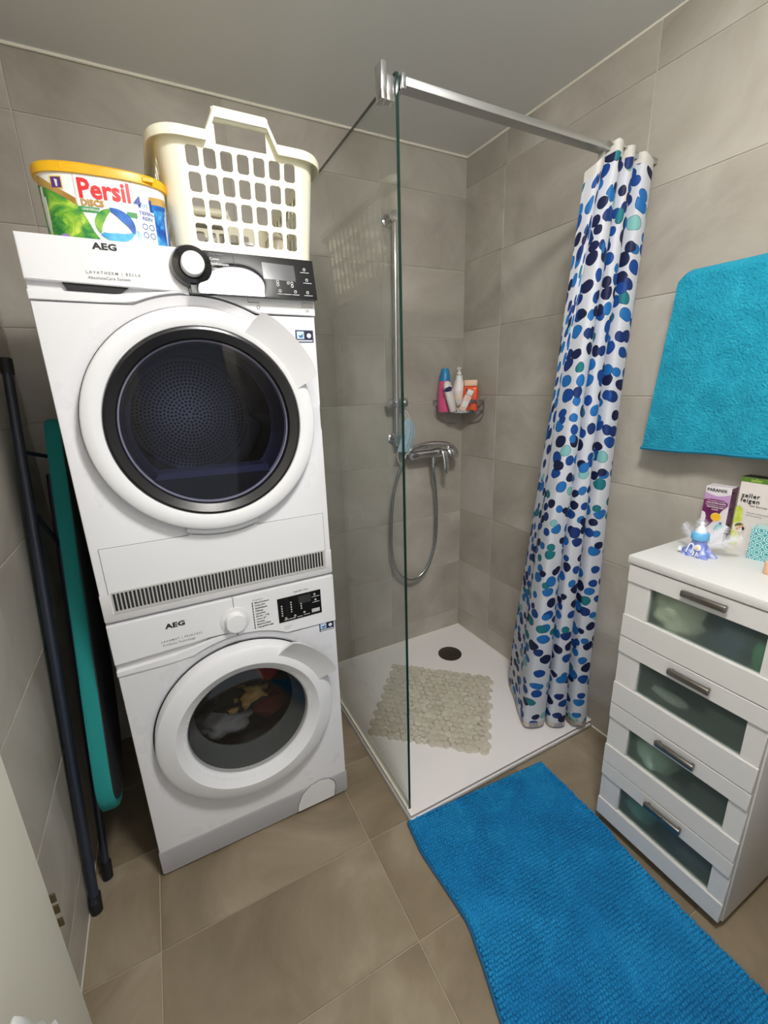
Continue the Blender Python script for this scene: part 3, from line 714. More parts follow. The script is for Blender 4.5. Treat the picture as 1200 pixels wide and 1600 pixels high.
for (u, v, ww) in ((.566, .063, .022), (.570, .038, .022), (.568, .008, .022), (.497, .008, .012), (.515, .008, .02), (.536, .008, .018)):
    a = lean(u, v, .0006); box(bm, a.x - ww / 2 + .005, a.x + ww / 2 + .005, a.y - .0003, a.y, a.z, a.z + .0011)
for (u, v) in ((.571, .071), (.574, .046), (.572, .016), (.503, .016), (.541, .016), (.500, .037), (.500, .030), (.535, .036), (.535, .029), (.526, .036)):
    a = lean(u, v, .0006); lathe(bm, [(.0022, 0), (.0034, 0), (.0034, -.0004), (.0022, -.0004)], c=a, axis='y', n=10, close=True)
finish('symbols', bm, M['print_white'], dpn)
patch('panel_seam', [(.4040, .0), (.4048, .0), (.4048, .0945), (.4040, .0945)], M['dark'], dpn, on_panel(0, 0, .0004), n=2)
# knob
kb = bmesh.new(); lathe(kb, [(0, -.002), (.044, -.004), (.044, -.012), (.040, -.022), (.028, -.026), (.024, -.024)], c=(.312, 0, .808), axis='y', n=48); ko = finish('knob_ring', kb, M['black'], dy, smooth=35)
kb = bmesh.new(); lathe(kb, [(.024, -.018), (.024, -.044), (.0225, -.0475), (0, -.049)], c=(.312, 0, .808), axis='y', n=40); finish('dial', kb, M['plastic'], ko, smooth=35)
fy_ = lambda u0, v0, y=-.0046: (lambda a, b: Vector((u0 + a, y, v0 + b)))
put_text('lettering', 'AEG', .0165, M['print_black'], dy, fy_(.150, .8325), bold=.0007, align='CENTER', sx=1.35, spacing=1.05)
put_text('lettering', 'LAVATHERM | BELLA', .0078, M['print_grey'], dy, fy_(.108, .7835), spacing=1.45, bold=.0001)
put_text('lettering', 'AbsoluteCare System', .0078, M['print_grey'], dy, fy_(.110, .7735), spacing=1.12, bold=.0001)
bm = bmesh.new(); box(bm, .428, .455, -.0052, -.004, .742, .7435); box(bm, .428, .429, -.0052, -.004, .7435, .750); lathe(bm, [(.003, 0), (.0042, 0), (.0042, -.0006), (.003, -.0006)], c=(.452, -.0045, .733), axis='y', n=14, close=True)
finish('start_mark', bm, M['print_grey'], dy)
bm = bmesh.new(); box(bm, .560, .590, -.0056, -.004, .7365, .7485, bev=.0004, seg=1); o = finish('language_badge', bm, mat('silver_badge', (180, 180, 182), .3, .5), dy)
put_text('lettering', 'DE', .0075, M['print_grey'], dy, fy_(.570, .7285), bold=.0001)
def sticker(par, u, z, y=-.0008, w_=.047, h_=.029):
    bm = bmesh.new(); box(bm, u, u + w_, y - .0006, y + .0006, z, z + h_); s = finish('sticker', bm, mat('navy_sticker', (32, 48, 84), .35), par)
    f = lambda a, b: Vector((u + a, y - .0012, z + b))
    patch('sticker_print', [(.003, .008), (.022, .008), (.022, .026), (.003, .026)], mat('pale_blue_print', (196, 216, 236), .5), s, f, n=2)
    patch('sticker_print', [(.026, .008), (.044, .008), (.044, .026), (.026, .026)], mat('dark_print', (14, 18, 34), .5), s, f, n=2)
    f2 = lambda a, b: Vector((u + a, y - .0016, z + b))
    patch('sticker_print', arc_pts(.035, .016, .006, 0, 340, 14), mat('wool_print', (220, 224, 232), .5), s, f2, n=2)
    patch('sticker_print', [(.006, .016), (.010, .011), (.018, .011), (.020, .02), (.013, .0165)], mat('blue_swirl', (58, 110, 176), .5), s, f2, n=3)
    patch('sticker_print', [(.003, .002), (.044, .002), (.044, .005), (.003, .005)], M['print_white'], s, f, n=2)
    return s
sticker(dy, .540, .655)
# door
bm = bmesh.new(); lathe(bm, [(.258, .0085), (.2665, .0075)], c=(CX, 0, CZd), axis='y', n=96); finish('door_gap', bm, M['dark'], dy)
dd = ring_door(dy, CX, CZd, [(.262, .010), (.262, -.022), (.259, -.029), (.252, -.033), (.232, -.033), (.222, -.029), (.219, -.022), (.219, -.012), (.19, -.006), (.19, .012)], 'door', M['plastic'])
ring_door(dd, CX, CZd, [(.219, -.018), (.219, -.0285), (.214, -.030), (.196, -.020), (.193, -.012), (.193, .0), (.2, .005)], 'door_trim', M['blackring'])
door_tab(dd, CX, CZd, 62, 21, .228, .291, -.031, -.064, -.010, M['plastic'])
# glass and bowl
bm = bmesh.new(); lathe(bm, [(.1945, -.014), (.15, -.020), (.08, -.024), (0, -.025)], c=(CX, 0, CZd), axis='y', n=72); finish('door_glass', bm, M['door_glass'], dd, smooth=60)
bm = bmesh.new(); lathe(bm, [(.192, -.002), (.188, .03), (.180, .08), (.172, .085)], c=(CX, 0, CZd), axis='y', n=72); finish('inner_rim', bm, mat('smoked_bowl', (58, 60, 78), .2), dd, smooth=50)
drm = thing  # drum parts belong to the dryer
bm = bmesh.new(); lathe(bm, [(.176, .084), (.235, .086), (.235, .30), (.232, .305), (.235, .31), (.235, .50), (.20, .52), (0, .52)], c=(CX - .005, 0, CZd), axis='y', n=72); dro = finish('drum', bm, mat('drum_dark', (54, 55, 66), .34, .6), dy, smooth=40)
bm = bmesh.new(); lathe(bm, [(.192, .516), (.188, .505), (.170, .500), (0, .500)], c=(CX - .005, 0, CZd), axis='y', n=64); finish('drum_back', bm, mat('perforated_steel', (206, 208, 222), .4, .5), dro, smooth=40)
bm = bmesh.new()
for k in range(1, 16):
    rr = .0115 * k; n = int(2 * PI * rr / .0122)
    for i in range(n):
        a = 2 * PI * i / n + k * .37; c = (CX - .005 + rr * math.cos(a), .4992, CZd + rr * math.sin(a))
        bm.faces.new([bm.verts.new((c[0] + .0044 * math.cos(2 * PI * j / 6), c[1], c[2] + .0044 * math.sin(2 * PI * j / 6))) for j in range(6)])
finish('perforation', bm, M['dark'], dro, kind='stuff')
for k in range(3):
    a = PI / 2 + 2.094 * k + .5; bm = bmesh.new()
    mt = Matrix.Translation((CX - .005, 0, CZd)) @ Matrix.Rotation(-a, 4, 'Y')
    prism(bm, [(.235, -.035), (.195, -.008), (.192, .0), (.195, .008), (.235, .035)], .10, .49, 'y'); bmesh.ops.transform(bm, matrix=mt, verts=bm.verts); finish('drum_paddle', bm, mat('paddle', (84, 86, 98), .4), dro, smooth=30)
# lint filter housing: flat-topped black block across the bottom of the opening
bm = bmesh.new()
ch = [(CX + .19 * math.cos(math.radians(a)), CZd + .19 * math.sin(math.radians(a))) for a in range(-135, -40, 5)]
ch = [(x, z) for x, z in arc_pts(CX, CZd, .190, -138, -44, 24)]
prism(bm, ch, .004, .06, 'y'); lf = finish('filter_housing', bm, mat('filter_black', (16, 16, 19), .3), dd)
bm = bmesh.new(); za, zb = ch[0][1], ch[-1][1]
prism(bm, [(ch[0][0], za), (ch[-1][0], zb), (ch[-1][0] - .004, zb + .020), (ch[0][0] + .012, za + .016)], .004, .075, 'y', bev=.002); finish('filter_edge', bm, mat('filter_edge', (60, 62, 92), .18), lf)
put_text('lettering', 'O', .013, M['print_grey'], lf, lambda a, b: Vector((.186 + a, .002, .305 + b)))
# lower flap and grille
fx0, fx1, fz0, fz1 = .022, .577, .020, .190
bm = bmesh.new(); notch = arc_pts(CX, CZd, .283, 253, 287, 14)
prism(bm, [(fx0, fz0), (fx1, fz0), (fx1, fz1)] + [(notch[-1][0] + .004, fz1)] + notch[::-1] + [(notch[0][0] - .004, fz1), (fx0, fz1)], -.0022, .001, bev=.0007)
flp = finish('flap', bm, M['plastic'], dy, smooth=30)
bm = bmesh.new(); prism(bm, [(fx0 - .0012, fz0 - .0012), (fx1 + .0012, fz0 - .0012), (fx1 + .0012, fz1 + .0012), (fx0 - .0012, fz1 + .0012)], -.0006, .0008); finish('flap_seam', bm, mat('seam_grey', (120, 118, 118), .7), dy)
bm = bmesh.new(); box(bm, fx0 + .004, fx1 - .001, -.0030, -.002, .022, .078); finish('grille_plate', bm, M['slat'], flp)
bm = bmesh.new(); ns = 62
for i in range(ns):
    x = .030 + i * (.541 / ns); box(bm, x, x + .0052, -.0036, -.0029, .029, .074)
finish('grille_slot', bm, M['dark'], flp, kind='stuff')
bm = bmesh.new(); 
rows = []
for i in range(21):
    a = math.radians(251 + 38 * i / 20); rows.append([(CX + r * math.cos(a), y, CZd + r * math.sin(a)) for r, y in ((.262, .004), (.266, -.012), (.274, -.013), (.281, -.002))])
grid(bm, rows); finish('flap_grip', bm, M['white'], flp, smooth=50)

# ---- washer
ws = thing('washing_machine', 'white front-loading washing machine on the floor under the tumble dryer', 'washing machine', (-1.597, MY, 0))
hollow_casing(ws, 0, 0, 0)
CZw = .443
bm = bmesh.new(); V = body_front(bm, CX, CZw, .175, .6985, .6885, (.258,), .283); skirt(bm); finish('front_panel', bm, M['white'], ws, smooth=35)
bm = bmesh.new(); rows = []
for x in (.001, W_ - .001):
    rows.append([(x, .02, .010), (x, .003, .010), (x, -.0022, .014), (x, -.0040, .088), (x, -.0008, .095)])
grid(bm, rows); bmesh.ops.solidify(bm, geom=bm.faces[:], thickness=.002); finish('plinth', bm, M['grey_pl'], ws, smooth=40)
bm = bmesh.new(); prism(bm, [(.415, .012), (.418, .04), (.435, .075), (.465, .098), (.50, .104), (.53, .096), (.548, .075), (.552, .055), (.545, .012)], -.0048, -.0025, bev=.0008); finish('pump_cover', bm, M['plastic'], ws, smooth=30)
bm = bmesh.new(); tube(bm, [(u, -.0040, v) for u, v in [(.414, .012), (.417, .04), (.434, .076), (.465, .0995), (.50, .1055), (.531, .0975), (.5495, .0755), (.5535, .055), (.5465, .012)]], .0007, 5); finish('cover_seam', bm, M['dark'], ws)
bm = bmesh.new(); prism(bm, [(.002, MH - .002), (.002, .7345), (.16, .7405), (.225, .7445), (.30, .742), (.30, MH - .002)], -.004, .016, bev=.0015); finish('drawer_front', bm, M['plastic'], ws, smooth=30)
bm = bmesh.new(); prism(bm, [(.002, .7145), (.002, .7005), (.12, .699), (.155, .7005)] + arc_pts(CX, CZw, .2865, 115, 91, 8) + [(.30, .7405), (.24, .738), (.19, .729), (.14, .7195), (.07, .716)], -.004, .016, bev=.001); finish('drawer_lip', bm, M['plastic'], ws, smooth=30)
bm = bmesh.new(); prism(bm, [(.004, .7345), (.24, .744), (.15, .705), (.004, .705)], .008, .012); finish('grip_recess', bm, M['grey_pl'], ws)
bm = bmesh.new(); prism(bm, [(.3015, MH - .002), (.3015, .742)] + arc_pts(CX, CZw, .2865, 90, 66, 10) + [(.44, .694), (W_ - .002, .6905), (W_ - .002, MH - .002)], -.004, .016, bev=.0015); finish('display_fascia', bm, M['plastic'], ws, smooth=30)
# gap shadow band between the machines
bm = bmesh.new(); box(bm, .006, W_ - .006, .012, .59, MH, .8518); finish('stacking_kit', bm, M['grey_pl'], ws)
bm = bmesh.new(); box(bm, .420, .5515, -.0055, -.004, .7315, .809, bev=.0004, seg=1); wp_ = finish('display_panel', bm, M['panel'], ws)
f = fy_(0, 0, -.0061)
patch('screen', [(.482, .778), (.520, .778), (.520, .803), (.482, .803)], mat('dark_screen', (52, 52, 52), .2), wp_, f, n=2)
patch('button', [(.520, .7395), (.545, .7395), (.545, .7515), (.520, .7515)], mat('grey_button', (188, 188, 190), .4), wp_, f, n=2)
bm = bmesh.new()
for (u, v, ww) in ((.535, .790, .024), (.535, .772, .022), (.452, .7375, .034), (.482, .7375, .016), (.504, .739, .018)): box(bm, u - ww / 2, u + ww / 2, -.0063, -.0055, v, v + .0009)
for i in range(5):
    for u in (.431, .459, .489):
        if u == .489 and i > 2: continue
        v = .784 - i * .0075 + (.006 if u == .459 else 0) - (.006 if u == .489 else 0)
        lathe(bm, [(.0010, 0), (.0022, 0), (.0022, -.0004), (.0010, -.0004)], c=(u, -.006, v), axis='y', n=8, close=True)
for u, v in ((.532, .798), (.534, .780), (.441, .743), (.468, .7445), (.497, .748)): lathe(bm, [(.0018, 0), (.0032, 0), (.0032, -.0004), (.0018, -.0004)], c=(u, -.006, v), axis='y', n=10, close=True)
finish('symbols', bm, M['print_white'], wp_)
kb = bmesh.new(); lathe(kb, [(.040, -.003), (.040, -.0055), (.037, -.0065), (.0, -.0065)], c=(.300, 0, .776), axis='y', n=48); ko = finish('knob_ring', kb, M['grey_pl'], ws, smooth=35)
kb = bmesh.new(); lathe(kb, [(.028, -.006), (.027, -.024), (.0255, -.027), (0, -.028)], c=(.300, 0, .776), axis='y', n=40); finish('dial', kb, M['plastic'], ko, smooth=35)
put_text('lettering', 'AEG', .0185, M['print_black'], ws, fy_(.152, .8075), bold=.0008, align='CENTER', sx=1.3, spacing=1.05)
put_text('lettering', 'LAVAMAT | PRINCESS', .0080, M['print_grey'], ws, fy_(.112, .7665), spacing=1.35, bold=.0001)
put_text('lettering', 'ProSense Technology', .0080, M['print_grey'], ws, fy_(.115, .7560), spacing=1.12, bold=.0001)
put_text('lettering', 'Programme', .0062, M['print_grey'], ws, fy_(.352, .8235))
for i, s in enumerate(['Blanc/Couleurs', 'Coton Eco', 'Synthétiques', 'Délicats', 'Laine/Soie', '20 min. - 3 kg', 'Coton 20°', 'Couette', 'Machine Clean', 'Vidange/Essorage']):
    put_text('lettering', s, .0066, M['print_black'], ws, fy_(.357, .8145 - i * .0086), bold=.00018)
bm = bmesh.new()
for i in range(10): box(bm, .3495, .3520, -.0048, -.004, .8118 - i * .0086, .8118 - i * .0086 + .0062)
finish('symbols', bm, M['print_black'], ws)
put_text('lettering', 'Kapazität 1-8 kg', .0066, M['print_grey'], ws, fy_(.470, .8200), bold=.0001)
put_text('lettering', 'Start/Pause', .0052, M['print_grey'], ws, fy_(.434, .7150))
put_text('lettering', 'Ein/Aus', .0052, M['print_grey'], ws, fy_(.436, .7085))
sticker(ws, .541, .664)
bm = bmesh.new(); lathe(bm, [(.252, .0085), (.2590, .0075)], c=(CX, 0, CZw), axis='y', n=96); finish('door_gap', bm, M['dark'], ws)
dw = ring_door(ws, CX, CZw, [(.255, .010), (.255, -.020), (.252, -.028), (.245, -.033), (.230, -.035), (.222, -.038), (.205, -.040), (.176, -.018), (.172, -.008), (.172, .01)], 'door', M['plastic'])
for k in range(0): pass
bm = bmesh.new()     # fine ribs on the ring's inner slope
for k in range(150):
    a = 2 * PI * k / 150
    if 1: 
        mt = Matrix.Translation((CX, 0, CZw)) @ Matrix.Rotation(-a, 4, 'Y')
        vs = [bm.verts.new(p) for p in ((.1785, -.0205, -.0008), (.1885, -.0285, -.0008), (.1885, -.0285, .0008), (.1785, -.0205, .0008), (.1835, -.0262, 0))]
        for a_, b_, c_ in ((0, 1, 4), (1, 2, 4), (2, 3, 4), (3, 0, 4)): bm.faces.new([vs[a_], vs[b_], vs[c_]])
        bmesh.ops.transform(bm, matrix=mt, verts=vs)
finish('rib', bm, M['plastic'], dw, kind='stuff')
door_tab(dw, CX, CZw, 63, 23, .226, .290, -.036, -.070, -.012, M['plastic'])
bm = bmesh.new(); lathe(bm, [(.1745, -.012), (.16, -.016), (.12, -.019), (.0, -.021)], c=(CX, 0, CZw), axis='y', n=72); finish('door_glass', bm, M['wash_glass'], dw, smooth=60)
bm = bmesh.new(); lathe(bm, [(.1745, -.010), (.170, .01), (.160, .055), (.150, .075)], c=(CX, 0, CZw), axis='y', n=72); finish('inner_rim', bm, mat('smoke_bowl', (96, 100, 100), .15), dw, smooth=50)
bm = bmesh.new(); lathe(bm, [(.176, .0), (.185, .04), (.175, .085), (.158, .09)], c=(CX, 0, CZw), axis='y', n=64); finish('door_gasket', bm, M['rubber'], ws, smooth=50)
bm = bmesh.new(); lathe(bm, [(.160, .092), (.235, .094), (.235, .46), (.0, .48)], c=(CX, 0, CZw), axis='y', n=64); finish('drum', bm, M['drum'], ws, smooth=40)

def laundry(nm, label, c, r, seed, m, amp=.2):
    bm = bmesh.new(); blob(bm, (0, 0, 0), r, seed, amp, 2.2, 16); o = finish(nm, bm, m, smooth=0)
    tag(o, label, 'clothes', 'laundry in the washer drum', (c[0] - 1.597, c[1] + MY, c[2])); return o
laundry('grey_cloth', 'pale grey cloth at the bottom left of the washer drum', (.235, .155, .350), (.085, .06, .045), 1, bump(mat('grey_cloth', (112, 112, 116), .95), 60, .5), .18)
laundry('black_garment', 'black garment behind the glass at the middle of the washer drum', (.300, .27, .455), (.12, .06, .085), 5, bump(mat('black_cloth', (30, 28, 30), .95), 60, .5))
laundry('red_garment', 'red garment at the upper right behind the washer glass', (.400, .150, .505), (.045, .035, .045), 9, bump(mat('red_cloth', (120, 16, 20), .95), 60, .5))
laundry('maroon_garment', 'dark red garment at the lower right behind the washer glass', (.385, .17, .350), (.055, .05, .04), 12, bump(mat('maroon_cloth', (84, 28, 34), .95), 60, .5))
ck = bump(mottle(mat('check_cloth', (180, 150, 96), .95), [(20, 18, 18), (22, 18, 18), (160, 128, 78), (178, 150, 100)], 16, 1, .2, False, pos=[.3, .5, .53, .7]), 60, .5)
laundry('patterned_garment', 'black and mustard patterned garment across the washer drum', (.300, .155, .413), (.085, .05, .033), 21, ck)

# ------------------------------------------------------------ on top of the dryer
TOPZ = .8525 + MH
# detergent box
PB = thing('detergent_box', 'green and white detergent capsule box with a gold lid on the dryer', 'box', (-1.431, -.607, TOPZ))
def pb_sec(a_, b_, n=2.6, k=56):
    out = []
    for i in range(k):
        t = 2 * PI * i / k; c, s = math.cos(t), math.sin(t)
        out.append((a_ * math.copysign(abs(c) ** (2 / n), c), b_ * math.copysign(abs(s) ** (2 / n), s)))
    return out
def pb_dims(z): k = z / .125; return .1105 + .0085 * k, .056 + .006 * k
bm = bmesh.new(); rows = []
for z in (0, .004, .03, .06, .09, .118, .125):
    a_, b_ = pb_dims(z)
    if z == 0: a_ -= .004; b_ -= .004
    rows.append([(x, y, z) for x, y in pb_sec(a_, b_)])
V = grid(bm, rows, closed_v=True); bm.faces.new(V[0][::-1]); bm.faces.new(V[-1]); finish('tub', bm, mat('tub_white', (240, 240, 238), .35), PB, smooth=40)
bm = bmesh.new(); rows = []
for z, o_ in ((.1185, .001), (.1185, .0045), (.126, .0050), (.134, .0045), (.1375, .001), (.1375, -.006)):
    rows.append([(x, y, z) for x, y in pb_sec(.119 + o_, .062 + o_)])
V = grid(bm, rows, closed_v=True); bm.faces.new(V[-1]); bm.faces.new(V[0][::-1]); ld = finish('lid', bm, M['gold'], PB, smooth=35)
for x in (-.07, .075):
    bm = bmesh.new(); box(bm, x, x + .022, -.0655 + .004 * abs(x) / .07, -.06, .1225, .131, bev=.001, seg=1); finish('lid_clip', bm, M['gold'], ld)
def pbf(u, z, off=.0008):
    a_, b_ = pb_dims(z); n = 2.6; k = max(0, 1 - min(1, abs(u / a_)) ** n)
    return Vector((u, -(b_ * k ** (1 / n)) - off, z))
green_m = mottle(mat('green_splash', (60, 150, 60), .35), [(14, 96, 52), (34, 128, 56), (120, 178, 50), (206, 222, 92)], 26, 5, .8, False, stretch=(1, 1, 1.4))
blue_m = mottle(mat('blue_splash', (20, 90, 180), .35), [(8, 60, 150), (12, 96, 184), (70, 160, 216), (190, 226, 244)], 34, 5, .6, False, pos=[.35, .52, .62, .72])
goldp = mottle(mat('gold_print', (196, 150, 70), .3, .4), [(170, 122, 52), (226, 190, 116)], 9, 2, 0, False)
redp = mat('red_print', (214, 32, 36), .4); bluep = mat('blue_print', (24, 70, 150), .4); greenp = mat('green_print', (42, 140, 66), .4)
F = lambda off: (lambda u, v: pbf(u, v, off))
patch('printed_art', [(-.1155, .004), (-.02, .004), (-.03, .02), (-.040, .045), (-.052, .068), (-.1155, .104)], green_m, PB, F(.0006), n=24)
patch('printed_art', [(-.1155, .101), (-.052, .064), (-.052, .076), (-.085, .094), (-.1155, .118)], goldp, PB, F(.0010), n=20)
patch('printed_art', [(.078, .004), (.1150, .004), (.1165, .090), (.082, .084)], blue_m, PB, F(.0006), n=16)
patch('printed_art', [(.034, .004), (.08, .004), (.08, .016), (.05, .03), (.036, .02)], mottle(mat('blue_spray', (150, 200, 230), .4), [(80, 170, 220), (235, 242, 246)], 60, 4, 0, False), PB, F(.0006), n=10)
patch('printed_art', [(.082, .084), (.1165, .090), (.1170, .104), (.082, .098)], goldp, PB, F(.0008), n=12)
put_text('lettering', 'Persil', .047, redp, PB, lambda u, v: pbf(-.0465 + u * .93, .0925 + v + .02 * u, .0012), bold=.0013, spacing=.99)
put_text('lettering', 'DISCS', .0155, goldp, PB, lambda u, v: pbf(-.0445 + u, .0690 + v + .02 * u, .0014), bold=.0007)
patch('printed_art', [(-.050, .053), (-.016, .053), (-.012, .0625), (-.050, .0625)], greenp, PB, F(.0010), n=10)
put_text('lettering', 'UNIVERSAL', .0062, M['print_white'], PB, lambda u, v: pbf(-.044 + u, .0578 + v, .0014), bold=.0001)
patch('printed_art', [(.033, .053), (.055, .053), (.055, .0625), (.037, .0625)], greenp, PB, F(.0010), n=6)
def swoosh(a0, a1, m, cx=.010, cz=.034, R=.032, wd=.0125, off=.0016, k=20):
    out = []; inn = []
    for i in range(k + 1):
        t = i / k; a = math.radians(a0 + (a1 - a0) * t); w2 = wd * (math.sin(PI * min(1, (t * .86 + .1))) ** .7)
        out.append((cx + (R) * 1.12 * math.cos(a), cz + R * .93 * math.sin(a))); inn.append((cx + (R - w2 * 1.2) * 1.12 * math.cos(a), cz + (R - w2 * 1.2) * .93 * math.sin(a)))
    poly = [(u, max(.003, v)) for u, v in out + inn[::-1]]
    bm = bmesh.new()
    for i in range(k):
        q = [out[i], out[i + 1], inn[i + 1], inn[i]]
        q = [(u, max(.002, v)) for u, v in q]
        try: bm.faces.new([bm.verts.new(pbf(u, v, off)) for u, v in q])
        except Exception: pass
    return finish('printed_art', bm, m, PB)
swoosh(100, 215, mottle(mat('disc_green', (120, 180, 60), .25), [(40, 140, 60), (170, 208, 80)], 40, 2, 0, False))
swoosh(98, -22, mottle(mat('disc_blue', (14, 76, 170), .25), [(10, 56, 150), (40, 120, 206)], 40, 2, 0, False), R=.034, wd=.015)
swoosh(218, 338, mottle(mat('disc_cyan', (40, 150, 206), .25), [(30, 140, 204), (110, 196, 226)], 40, 2, 0, False), R=.033, wd=.015)
patch('printed_art', [(-.089, .092), (-.072, .092), (-.072, .110), (-.089, .110)], mat('purple_print', (84, 44, 120), .4), PB, F(.0012), n=5)
patch('printed_art', [(-.091, .090), (-.070, .090), (-.070, .112), (-.091, .112)], mat('yellow_print', (236, 206, 92), .4), PB, F(.0008), n=5)
patch('printed_art', [(-.082, .094), (-.079, .094), (-.078, .105), (-.083, .107)], M['print_white'], PB, F(.0016), n=3)
patch('printed_art', [(-.093, .003), (-.074, .003), (-.076, .011), (-.083, .0135), (-.091, .011)], mat('violet_print', (150, 130, 190), .4), PB, F(.0016), n=4)
put_text('lettering', '4', .026, bluep, PB, lambda u, v: pbf(.053 + u, .083 + v, .0012), bold=.0010)
put_text('lettering', 'in', .016, mat('pale_blue_letter', (120, 170, 214), .4), PB, lambda u, v: pbf(.066 + u, .079 + v, .0012))
put_text('lettering', '1', .026, bluep, PB, lambda u, v: pbf(.077 + u, .081 + v, .0012), bold=.0010)
patch('printed_art', [(.0585, .005), (.088, .005), (.088, .0695), (.0585, .0695)], mat('label_white', (236, 240, 244), .4), PB, F(.0009), n=8)
put_text('lettering', 'TIEFEN-', .0092, bluep, PB, lambda u, v: pbf(.0590 + u, .0645 + v, .0014), bold=.0002, sx=.92)
put_text('lettering', 'REIN', .0092, bluep, PB, lambda u, v: pbf(.0640 + u, .0550 + v, .0014), bold=.0002)
for i, (u_, v_) in enumerate(((.067, .040), (.080, .040), (.067, .024), (.080, .024))):
    bm = bmesh.new(); k = 16
    for j in range(k):
        a = 2 * PI * j / k; b = 2 * PI * (j + 1) / k
        bm.faces.new([bm.verts.new(pbf(u_ + r * math.cos(q), v_ + r * math.sin(q) * 1.1, .0016)) for r, q in ((.0040, a), (.0053, a), (.0053, b), (.0040, b))])
    finish('printed_art', bm, bluep, PB)
for u_ in (-.0505, .0515):
    patch('panel_line', [(u_, .01), (u_ + .0005, .01), (u_ + .0005, .118), (u_, .118)], M['print_grey'], PB, F(.0018), n=2)

# laundry basket
LB = thing('laundry_basket', 'cream plastic laundry basket with square holes on the dryer', 'basket', (-1.142, -.385, TOPZ))
def build_basket(par):
    HXb, HYb, HXt, HYt, hz = .155, .258, .176, .282, .232
    R = .042; nh, rows_n = 7, 4
    # perimeter samples as (side, fraction, tag) where tag is a column cell id
    def side_samples(half, cols, pitch, hole):
        s = [0.0]
        span = (cols - 1) * pitch + hole
        x = -span / 2
        ev = []
        for c in range(cols):
            a = x + c * pitch; b = a + hole; r = min(.006, hole * .3)
            ev += [(a, 'h'), (a + r, 'h'), (b - r, 'h'), (b, '')]
        return ev
    def side(L, cols, hole, pitch, handle):
        ev = [(-L, '', -1)]
        span = (cols - 1) * pitch + hole; x = -span / 2
        for c in range(cols):
            a = x + c * pitch; b = a + hole; r = .0042
            ev += [(a, 'c', c), (a + r, 'm', c), (b - r, 'c2', c), (b, '', -1)]
        ev += [(L, '', -1)]
        return ev
    def ring(z):
        k = max(0, min(1, z / hz)); hx = HXb + (HXt - HXb) * k; hy = HYb + (HYt - HYb) * k
        return hx, hy
    per = []     # list of functions z -> (x,y), with metadata of the cell that starts here
    LX = HXb - R; LY = HYb - R
    sx_ = side(LX, nh, .0265, .0362 * LX / LX * (2 * LX - .004 - .0265) / (6 * .0362) if False else (2 * LX - .0265 + .012) / 6, True)
    # clamp the sample list inside the straight part
    def mk(side_id, ev, L):
        for i, (a, tg, c) in enumerate(ev):
            a2 = max(-L, min(L, a)) if abs(a) > L else a
            per.append((side_id, a, tg, c))
    pitchx = (2 * .127 - .0265) / 6
    evx = side(.130, 7, .0265, .0362, True); evy = side(.232, 12, .0265, .0372, False)
    mk('F', evx, .13)
    for i in range(1, 8): per.append(('FR', i / 8, '', -1))
    mk('Rt', evy, .232)
    for i in range(1, 8): per.append(('RB', i / 8, '', -1))
    mk('B', evx, .13)
    for i in range(1, 8): per.append(('BL', i / 8, '', -1))
    mk('Lf', evy, .232)
    for i in range(1, 8): per.append(('LF', i / 8, '', -1))
    def pt(p, z, out=0.0):
        sd, a, _, _ = p; hx, hy = ring(z); hx += out; hy += out
        fx_ = .130 * (hx / .176) ** .5 if False else .130 * (1 - .04 * (1 - z / hz)); fy2 = .232 * (1 - .03 * (1 - z / hz))
        sxf = fx_ / .130; syf = fy2 / .232
        def corner(cx_, cy_, ax, ay, t):
            # superellipse-like quarter from (cx_ side) with radii ax, ay
            return cx_, cy_
        if sd == 'F': return (a * sxf, -hy)
        if sd == 'B': return (-a * sxf, hy)
        if sd == 'Rt': return (hx, a * syf)
        if sd == 'Lf': return (-hx, -a * syf)
        t = a * PI / 2; rx, ry = hx - fx_, hy - fy2; c, s = math.cos(t), math.sin(t)
        if sd == 'FR': return (fx_ + rx * s, -fy2 - ry * c)
        if sd == 'RB': return (fx_ + rx * c, fy2 + ry * s)
        if sd == 'BL': return (-fx_ - rx * s, fy2 + ry * c)
        if sd == 'LF': return (-fx_ - rx * c, -fy2 - ry * s)
    def raise_(p):
        if p[0] not in 'FB': return 0.0
        x = abs(p[1]); return .046 * (1 if x < .056 else max(0, 1 - (x - .056) / .022) ** 1.0 if x < .078 else 0)
    # extra samples for the handle ramps on front and back
    ex = []
    for p in per:
        ex.append(p)
    per2 = []
    zl = [(0, '', -1), (.012, '', -1)]
    for r_ in range(rows_n):
        a = .027 + r_ * .0475; b = a + .0365
        zl += [(a, 'c', r_), (a + .0042, 'm', r_), (b - .0042, 'c2', r_), (b, '', -1)]
    zl += [(.2165, 'A', -1), (.2200, 'B', -1), (hz, '', -1)]
    bm = bmesh.new(); V = []
    # insert handle samples
    out = []
    for i, p in enumerate(per):
        out.append(p)
        if p[0] in ('F', 'B') and i + 1 < len(per) and per[i + 1][0] == p[0]:
            a, b = p[1], per[i + 1][1]
            for h_ in (-.078, -.070, -.063, -.056, .056, .063, .070, .078):
                if a + .0012 < h_ < b - .0012: out.append((p[0], h_, p[2] if p[2] == 'm' else ('mm' if p[2] in ('m',) else p[2] + '~'), p[3]))
    per = out
    for p in per:
        col = []
        rz = raise_(p)
        for z, tg, r_ in zl:
            zz = z
            if tg == 'B': zz = max(.2200, hz + rz - .020)
            if z == hz: zz = hz + rz
            x, y = pt(p, min(zz, hz)); col.append(bm.verts.new((x, y, zz)))
        # rolled rim: out and down
        top = hz + rz
        for o_, dz in ((.006, .003), (.016, .001), (.020, -.006), (.020, -.020)):
            x, y = pt(p, hz, o_); col.append(bm.verts.new((x, y, top + dz)))
        V.append(col)
